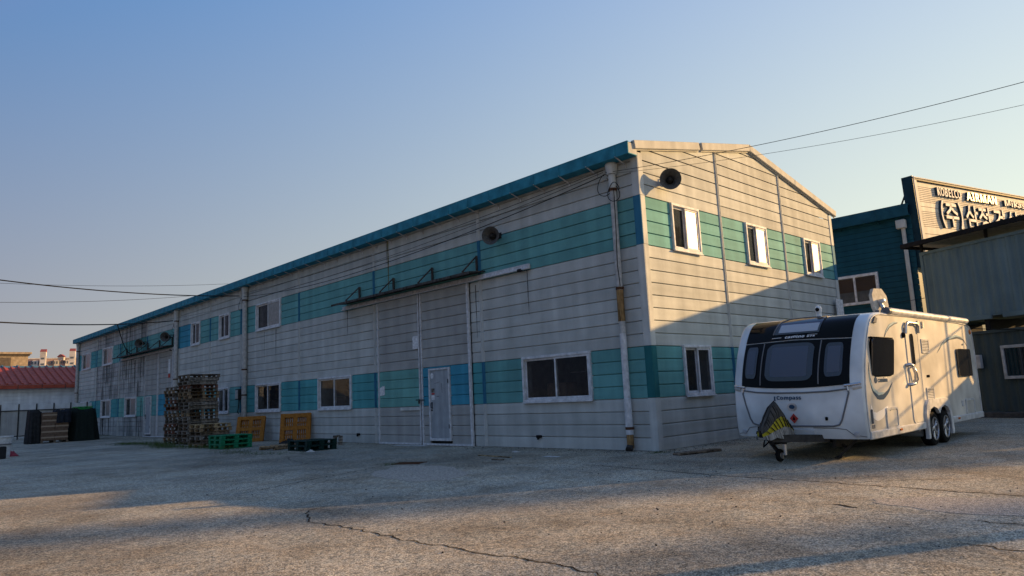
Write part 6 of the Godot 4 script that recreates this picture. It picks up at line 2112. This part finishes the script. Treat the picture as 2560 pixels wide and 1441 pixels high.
# ---------------------------------------------------------------- covered goods at the far end
func draped(size: Vector3, sd: int, slump: float, steps := 18) -> ArrayMesh:
	# cloth over a block: top, and sides that fall in folds
	var nz := FastNoiseLite.new()
	nz.seed = sd
	nz.frequency = 1.4
	var rows := []
	for i in steps + 1:
		var f := float(i) / steps
		var line := []
		for j in 65:
			var a := TAU * j / 64.0
			var cx := clampf(cos(a) * 1.2, -1.0, 1.0)
			var cz := clampf(sin(a) * 1.2, -1.0, 1.0)
			# f: 0 centre of the top .. 0.45 edge .. 1 hem
			var k := clampf(f / 0.45, 0.0, 1.0)
			var fall := clampf((f - 0.45) / 0.55, 0.0, 1.0)
			var fold := (nz.get_noise_2d(cx * 3.5 + cz * 2.0, a * 2.0) + 0.5 * sin(a * 13.0)) * 0.11 * fall
			var p := Vector3(cx * size.x * 0.5 * (k + slump * fall + fold), 0, cz * size.z * 0.5 * (k + slump * fall + fold))
			p.y = size.y * (1.0 - fall) + 0.20 * nz.get_noise_2d(p.x * 1.6, p.z * 1.6) * (1.0 - fall) + 0.01
			line.append(p)
		rows.append(line)
	return MB.new().sheet(rows, true).mesh()


func build_goods():
	var g := "covered goods by the fence"
	var o := tag(part(self, "tarpaulin_pile", draped(Vector3(1.2, 1.66, 0.55), 4, 0.2), M.tarp, off(-36.0, 0, 5.22)), "black tarpaulin pile left of the brown cartons", "tarpaulin", g)
	# wrapped cartons on a pallet
	wood_pallet(0, "wood_old", Vector3(-35.6, 0, 4.42), 0.0, "old wooden pallet under the wrapped brown cartons", "", 1.1, 1.25)
	for r in 5:
		for c in 2:
			var b := thing("carton", "brown wrapped carton, %s row, %s of the two" % [["bottom", "second", "middle", "fourth", "top"][r], ["left", "right"][c]], "carton", Vector3(-35.62 + rng.randf_range(-0.03, 0.03), 0.142 + 0.292 * r, 4.72 - 0.61 * c), rng.randf_range(-0.04, 0.04), g)
			part(b, "box", bbox(Vector3(1.0, 0.29, 0.60), 0.012, Vector3(0, 0.146, 0)), M.carton)
			part(b, "tape", bbox(Vector3(0.004, 0.07, 0.61), 0.0, Vector3(0.503, 0.15, 0)), M.carton_tape)
	tag(part(self, "cover_cloth", draped(Vector3(1.10, 0.62, 0.72), 9, 0.04), M.cloth_navy, off(-35.6, 1.02, 4.05)), "dark navy cloth hanging over the top right cartons", "cloth", g)
	tag(part(self, "net_pile", draped(Vector3(2.4, 1.66, 1.15), 12, 0.28), M.net, off(-36.6, 0, 2.95)), "large heap under black shade net right of the cartons", "netted heap", g)
	var cr := thing("green_crate", "bright green plastic crate on top of the black net heap", "crate", Vector3(-36.4, 1.68, 2.9), 0.1)
	var cm := MB.new()
	for y in [0.05, 0.14]:
		cm.box(Vector3(0, y, 0.35), Vector3(0.9, 0.05, 0.03)).box(Vector3(0, y, -0.35), Vector3(0.9, 0.05, 0.03)).box(Vector3(0.45, y, 0), Vector3(0.03, 0.05, 0.67)).box(Vector3(-0.45, y, 0), Vector3(0.03, 0.05, 0.67))
	for x in [-0.43, 0.0, 0.43]:
		for z in [-0.335, 0.335]:
			cm.box(Vector3(x, 0.09, z), Vector3(0.06, 0.17, 0.02))
	part(cr, "lattice", cm.mesh(), M.plastic_bright)
	part(cr, "bottom", bbox(Vector3(0.86, 0.02, 0.64), 0.0, Vector3(0, 0.012, 0)), M.plastic_bright)
	# white tub, red bag, dark base at the left edge
	var tub := thing("white_tub", "white plastic tub beside the red bag at the left edge", "tub", Vector3(-21.9, 0, 8.62))
	part(tub, "body", MB.new().lathe([Vector2(0.001, 0.0), Vector2(0.27, 0.0), Vector2(0.33, 0.70), Vector2(0.36, 0.71), Vector2(0.36, 0.76), Vector2(0.31, 0.76), Vector2(0.26, 0.05), Vector2(0.001, 0.04)], 28).mesh(), M.styro)
	part(tub, "hoop", MB.new().lathe([Vector2(0.315, 0.45), Vector2(0.335, 0.46), Vector2(0.336, 0.49), Vector2(0.32, 0.50)], 28).mesh(), M.grey_line)
	var bag := part(self, "red_bag", crumple(0.24, 0.34, 0.22, 8), M.red_bag, off(-22.6, 0, 8.22))
	tag(bag, "crumpled red plastic bag behind the white tub", "bag")
	var blk := part(self, "dark_box", bbox(Vector3(0.4, 0.42, 0.4), 0.02, Vector3(0, 0.21, 0)), M.tarp, off(-21.2, 0, 8.78))
	tag(blk, "dark box standing in front of the white tub", "box")


# ---------------------------------------------------------------- cables
func wire(path: Array, r: float, label: String, called := "overhead_cable"):
	tag(part(self, called, MB.new().tube(path, r, 6).mesh(), M.cable), label, "cable", "cables strung over the yard")


func build_cables():
	var corner := Vector3(-0.75, 6.42, 0.24)
	# two thin lines from the corner over the camera's right to a pole
	var pr1 := ray_point(2560, 158, 16.0)
	var pr2 := ray_point(2560, 208, 16.5)
	wire(sag(corner, corner + (pr1 - corner) * 1.7, 0.35, 40), 0.006, "thin cable from the warehouse corner to the upper right, upper one")
	wire(sag(corner + Vector3(0.1, -0.05, 0.0), corner + (pr2 - corner) * 1.7, 0.40, 40), 0.004, "thin cable from the warehouse corner to the upper right, lower one")
	var pp := corner + (pr1 - corner) * 1.7
	pole(Vector3(pp.x, 0, pp.z), pp.y + 0.6, "utility pole at the right that carries the thin cables")
	# left: cables coming in from a pole out of view
	var a1 := ray_point(0, 689, 30.0)
	var a2 := ray_point(0, 796, 30.0)
	var a3 := ray_point(0, 751, 34.0)
	var d1 := Vector3(-21.6, 6.28, 0.25)
	var d3 := Vector3(-30.2, 6.1, 0.25)
	wire(through(d1, a1, 0.25, 1.25), 0.022, "thick cable from the left to the second downpipe")
	wire(through(d3, a2, 0.22, 1.25), 0.026, "thick cable from the left to the third downpipe")
	wire(through(Vector3(-26.0, 6.9, 0.4), a3, 0.15, 1.2), 0.009, "thin cable from the left to the warehouse eave")
	wire(through(Vector3(-22.5, 6.95, 0.4), ray_point(0, 703, 33.0), 0.15, 1.2), 0.007, "thin cable just above the thick one on the left")
	var pl := d1 + (a1 - d1) * 1.25
	pole(Vector3(pl.x, 0, pl.z), 9.0, "utility pole at the left that carries the yard cables")
	# the branch that drops to the far canopy
	var mid := d3.lerp(a2, 0.42) - Vector3(0, 0.22, 0)
	wire(sag(mid, Vector3(-35.6, 4.75, 0.7), 0.35, 24), 0.022, "cable branch dropping to the far canopy")
	# lines along the wall under the eave
	wire(sag(Vector3(-0.85, 6.40, 0.16), Vector3(-11.3, 5.85, 0.10), 0.10, 24) + sag(Vector3(-11.3, 5.85, 0.10), Vector3(-21.2, 6.2, 0.22), 0.15, 24), 0.011, "black cable sagging along the wall above the gate")
	wire(sag(Vector3(-0.85, 6.52, 0.18), Vector3(-21.2, 6.35, 0.22), 0.22, 30), 0.007, "thin cable along the wall under the gutter")
	wire(sag(Vector3(-0.85, 6.46, 0.20), Vector3(-16.5, 6.0, 0.12), 0.16, 30) + sag(Vector3(-16.5, 6.0, 0.12), Vector3(-29.8, 6.2, 0.22), 0.12, 20), 0.006, "thin cable crossing the wall to the third downpipe")
	# loops at the pipe heads
	for q in [[Vector3(-0.88, 6.2, 0.15), 0.20, "left of the near downpipe head"], [Vector3(-0.55, 5.95, 0.24), 0.17, "in front of the near downpipe"], [Vector3(-21.65, 5.95, 0.16), 0.22, "beside the second downpipe"], [Vector3(-30.3, 5.75, 0.16), 0.18, "beside the third downpipe"]]:
		var p := []
		for k in 25:
			var a := TAU * k / 24.0 * 1.15
			p.append(q[0] + Vector3(cos(a) * q[1], sin(a) * q[1] * 1.2 - 0.004 * k, 0.03 * sin(a * 2.0)))
		tag(part(self, "cable_loop", MB.new().tube(p, 0.009, 6).mesh(), M.cable), "coiled black cable hanging " + q[2], "cable", "coiled cables at the downpipes")
	# down the near pipe
	wire([Vector3(-0.56, 6.0, 0.21), Vector3(-0.57, 5.0, 0.22), Vector3(-0.60, 4.2, 0.22), Vector3(-0.57, 3.7, 0.21)], 0.010, "black cable running down the near downpipe", "wall_cable")
	wire([Vector3(-21.55, 6.0, 0.10), Vector3(-21.52, 4.0, 0.10), Vector3(-21.5, 2.2, 0.10)], 0.014, "black cable running down beside the second downpipe", "wall_cable")
	# small pale line in front of the slate container
	wire(sag(Vector3(-1.4, 4.2, -16.85), CP + Vector3(5.0, 4.55, 2.6), 0.25, 24), 0.010, "pale thin cable crossing the slate container")
	wire(sag(CP + Vector3(-0.4, 2.75, 0.1), CP + Vector3(4.8, 2.35, 2.5), 0.12, 20), 0.014, "pale hose strung along the lower container")


func through(a: Vector3, b: Vector3, drop: float, ext: float) -> Array:
	return sag(a, a + (b - a) * ext, drop, 36)


func pole(at: Vector3, h: float, label: String):
	var o := thing("utility_pole", label, "pole", at, 0.0, "utility poles round the yard")
	part(o, "shaft", MB.new().tube([Vector3.ZERO, Vector3(0, h, 0)], [0.16, 0.10], 14).mesh(), M.plinth)
	part(o, "cross_arm", bbox(Vector3(1.2, 0.08, 0.08), 0.008, Vector3(0, h - 0.4, 0)), M.iron)


# ---------------------------------------------------------------- small things and weeds
func build_small_things():
	var mb := thing("meter_box", "small grey electric box on the wall left of the downpipe", "electric box", Vector3(-21.95, 1.72, 0.0))
	part(mb, "case", bbox(Vector3(0.34, 0.46, 0.16), 0.012, Vector3(0, 0.23, 0.10)), M.iron)
	part(mb, "door", bbox(Vector3(0.28, 0.38, 0.012), 0.004, Vector3(0, 0.23, 0.19)), M.pipe)
	part(mb, "conduit", MB.new().tube([Vector3(0.05, 0.0, 0.10), Vector3(0.02, -0.3, 0.10), Vector3(-0.1, -0.55, 0.09), Vector3(0.0, -0.6, 0.08)], 0.02, 8).mesh(), M.cable)
	# white panel leaning at the far end of the gable
	tag(part(self, "white_board", bbox(Vector3(0.04, 1.0, 0.5), 0.006, Vector3(0.12, 3.42, -10.35)), M.notice), "white board fixed to the far edge of the gable", "board")
	# scraps before the wall
	var g := RandomNumberGenerator.new()
	g.seed = 44
	tag(part(self, "wooden_stick", MB.new().bar(Vector3(-3.55, 0.015, 2.1), Vector3(-2.3, 0.015, 2.25), 0.05, 0.02).mesh(), M.wood_new), "thin pale stick lying before the wall", "stick")
	tag(part(self, "wooden_stick", MB.new().bar(Vector3(-2.35, 0.014, 2.75), Vector3(-2.05, 0.014, 2.7), 0.06, 0.02).mesh(), M.wood_old), "short dark stick on the yard before the corner", "stick")
	tag(part(self, "paper_scrap", crumple(0.22, 0.03, 0.09, 21), M.paper, off(-1.55, 0.002, 1.75)), "flat white paper scrap before the wall right of the stick", "paper")
	tag(part(self, "paper_scrap", crumple(0.09, 0.05, 0.06, 22), M.paper, off(-3.3, 0.002, 1.15)), "small crumpled white scrap near the wall foot", "paper")
	tag(part(self, "plastic_sheet", crumple(0.75, 0.02, 0.14, 23), M.paper, Transform3D(Basis(Vector3.UP, 0.08), Vector3(-8.6, 0.002, 0.42))), "thin white plastic strip lying under the gate", "plastic strip")
	tag(part(self, "paper_scrap", crumple(0.10, 0.10, 0.08, 24), M.paper, off(-10.0, 0.002, 2.95)), "crumpled white scrap by the dark green pallets", "paper")
	weeds()
	grit()


func weeds():
	var g := RandomNumberGenerator.new()
	g.seed = 12
	var blade := MB.new()
	blade.tri(Vector3(-0.008, 0, 0), Vector3(0.008, 0, 0), Vector3(0.02, 0.6, 0.03))
	blade.tri(Vector3(0.02, 0.6, 0.03), Vector3(0.012, 0.55, 0.03), Vector3(0.07, 1.0, 0.12))
	blade.tri(Vector3(0.0, 0.2, 0.0), Vector3(0.01, 0.28, 0.01), Vector3(-0.16, 0.45, 0.05))
	var spots := []
	# along the edge of the pallets, thick to thin
	for k in 3200:
		var f := g.randf()
		var x := lerpf(-25.5, -9.6, pow(f, 1.2))
		var z := 3.55 + 0.30 * sin(x * 0.9) + g.randfn(0.0, 0.28) + (0.25 if x > -14 else 0.0)
		var hh := g.randf_range(0.06, 0.30) * (1.0 if x < -15 else 0.5)
		spots.append([Vector3(x, 0, z), hh])
	for k in 260:
		spots.append([Vector3(0.25 + g.randfn(0, 0.12), 0, 0.35 + g.randfn(0, 0.15)), g.randf_range(0.02, 0.07)])
	for k in 500:
		spots.append([Vector3(lerpf(-50, -41, g.randf()), 0, g.randf_range(0.05, 0.4)), g.randf_range(0.05, 0.2)])
	for k in 200:
		spots.append([Vector3(-3.9 + g.randfn(0, 0.12), 0, 4.3 + g.randfn(0, 0.12)), g.randf_range(0.02, 0.06)])
	for k in 900:
		spots.append([Vector3(lerpf(-46.5, -36, g.randf()), 0, lerpf(9.0, 5.8, g.randf())), g.randf_range(0.03, 0.16)])
	var mm := MultiMesh.new()
	mm.transform_format = MultiMesh.TRANSFORM_3D
	mm.mesh = blade.mesh()
	mm.instance_count = spots.size()
	for k in spots.size():
		var s: float = spots[k][1]
		var b := Basis(Vector3.UP, g.randf() * TAU) * Basis(Vector3(1, 0, 0), g.randf_range(-0.3, 0.5)) * Basis.from_scale(Vector3(maxf(s, 0.12) * 1.3, s, maxf(s, 0.12)))
		mm.set_instance_transform(k, Transform3D(b, spots[k][0]))
	var o := MultiMeshInstance3D.new()
	o.name = "weeds"
	o.multimesh = mm
	o.material_override = M.leaf1
	add_child(o)
	tag(o, "low weeds growing along the pallets and wall foot", "weeds", "", "stuff")


# pebbles, dry leaves and blown dirt along the foot of the walls
func grit():
	var g := RandomNumberGenerator.new()
	g.seed = 77
	var peb := MB.new().box(Vector3(0, 0.35, 0), Vector3(1, 0.7, 0.8), Basis.IDENTITY, 0.3).mesh()
	var list := []
	for k in 2600:
		var u := g.randf()
		var p: Vector3
		if u < 0.5:
			p = Vector3(lerpf(-16.0, 0.3, g.randf()), 0, absf(g.randfn(0.0, 0.35)) + 0.06)
		elif u < 0.7:
			p = Vector3(absf(g.randfn(0.0, 0.3)) + 0.06, 0, lerpf(-8.0, 0.3, g.randf()))
		elif u < 0.85:
			p = Vector3(lerpf(-12.0, 4.0, g.randf()), 0, g.randf_range(0.3, 4.0))
		else:
			p = Vector3(g.randf_range(-4.0, 9.0), 0, g.randf_range(2.0, 10.5))
		list.append(p)
	var mm := MultiMesh.new()
	mm.transform_format = MultiMesh.TRANSFORM_3D
	mm.mesh = peb
	mm.instance_count = list.size()
	for k in list.size():
		var s := 0.006 + 0.022 * pow(g.randf(), 3.0)
		mm.set_instance_transform(k, Transform3D(Basis(Vector3.UP, g.randf() * TAU) * Basis.from_scale(Vector3(s, s * 0.7, s)), list[k]))
	var o := MultiMeshInstance3D.new()
	o.name = "grit"
	o.multimesh = mm
	o.material_override = M.plinth
	add_child(o)
	tag(o, "loose grit and pebbles blown along the wall foot", "grit", "", "stuff")
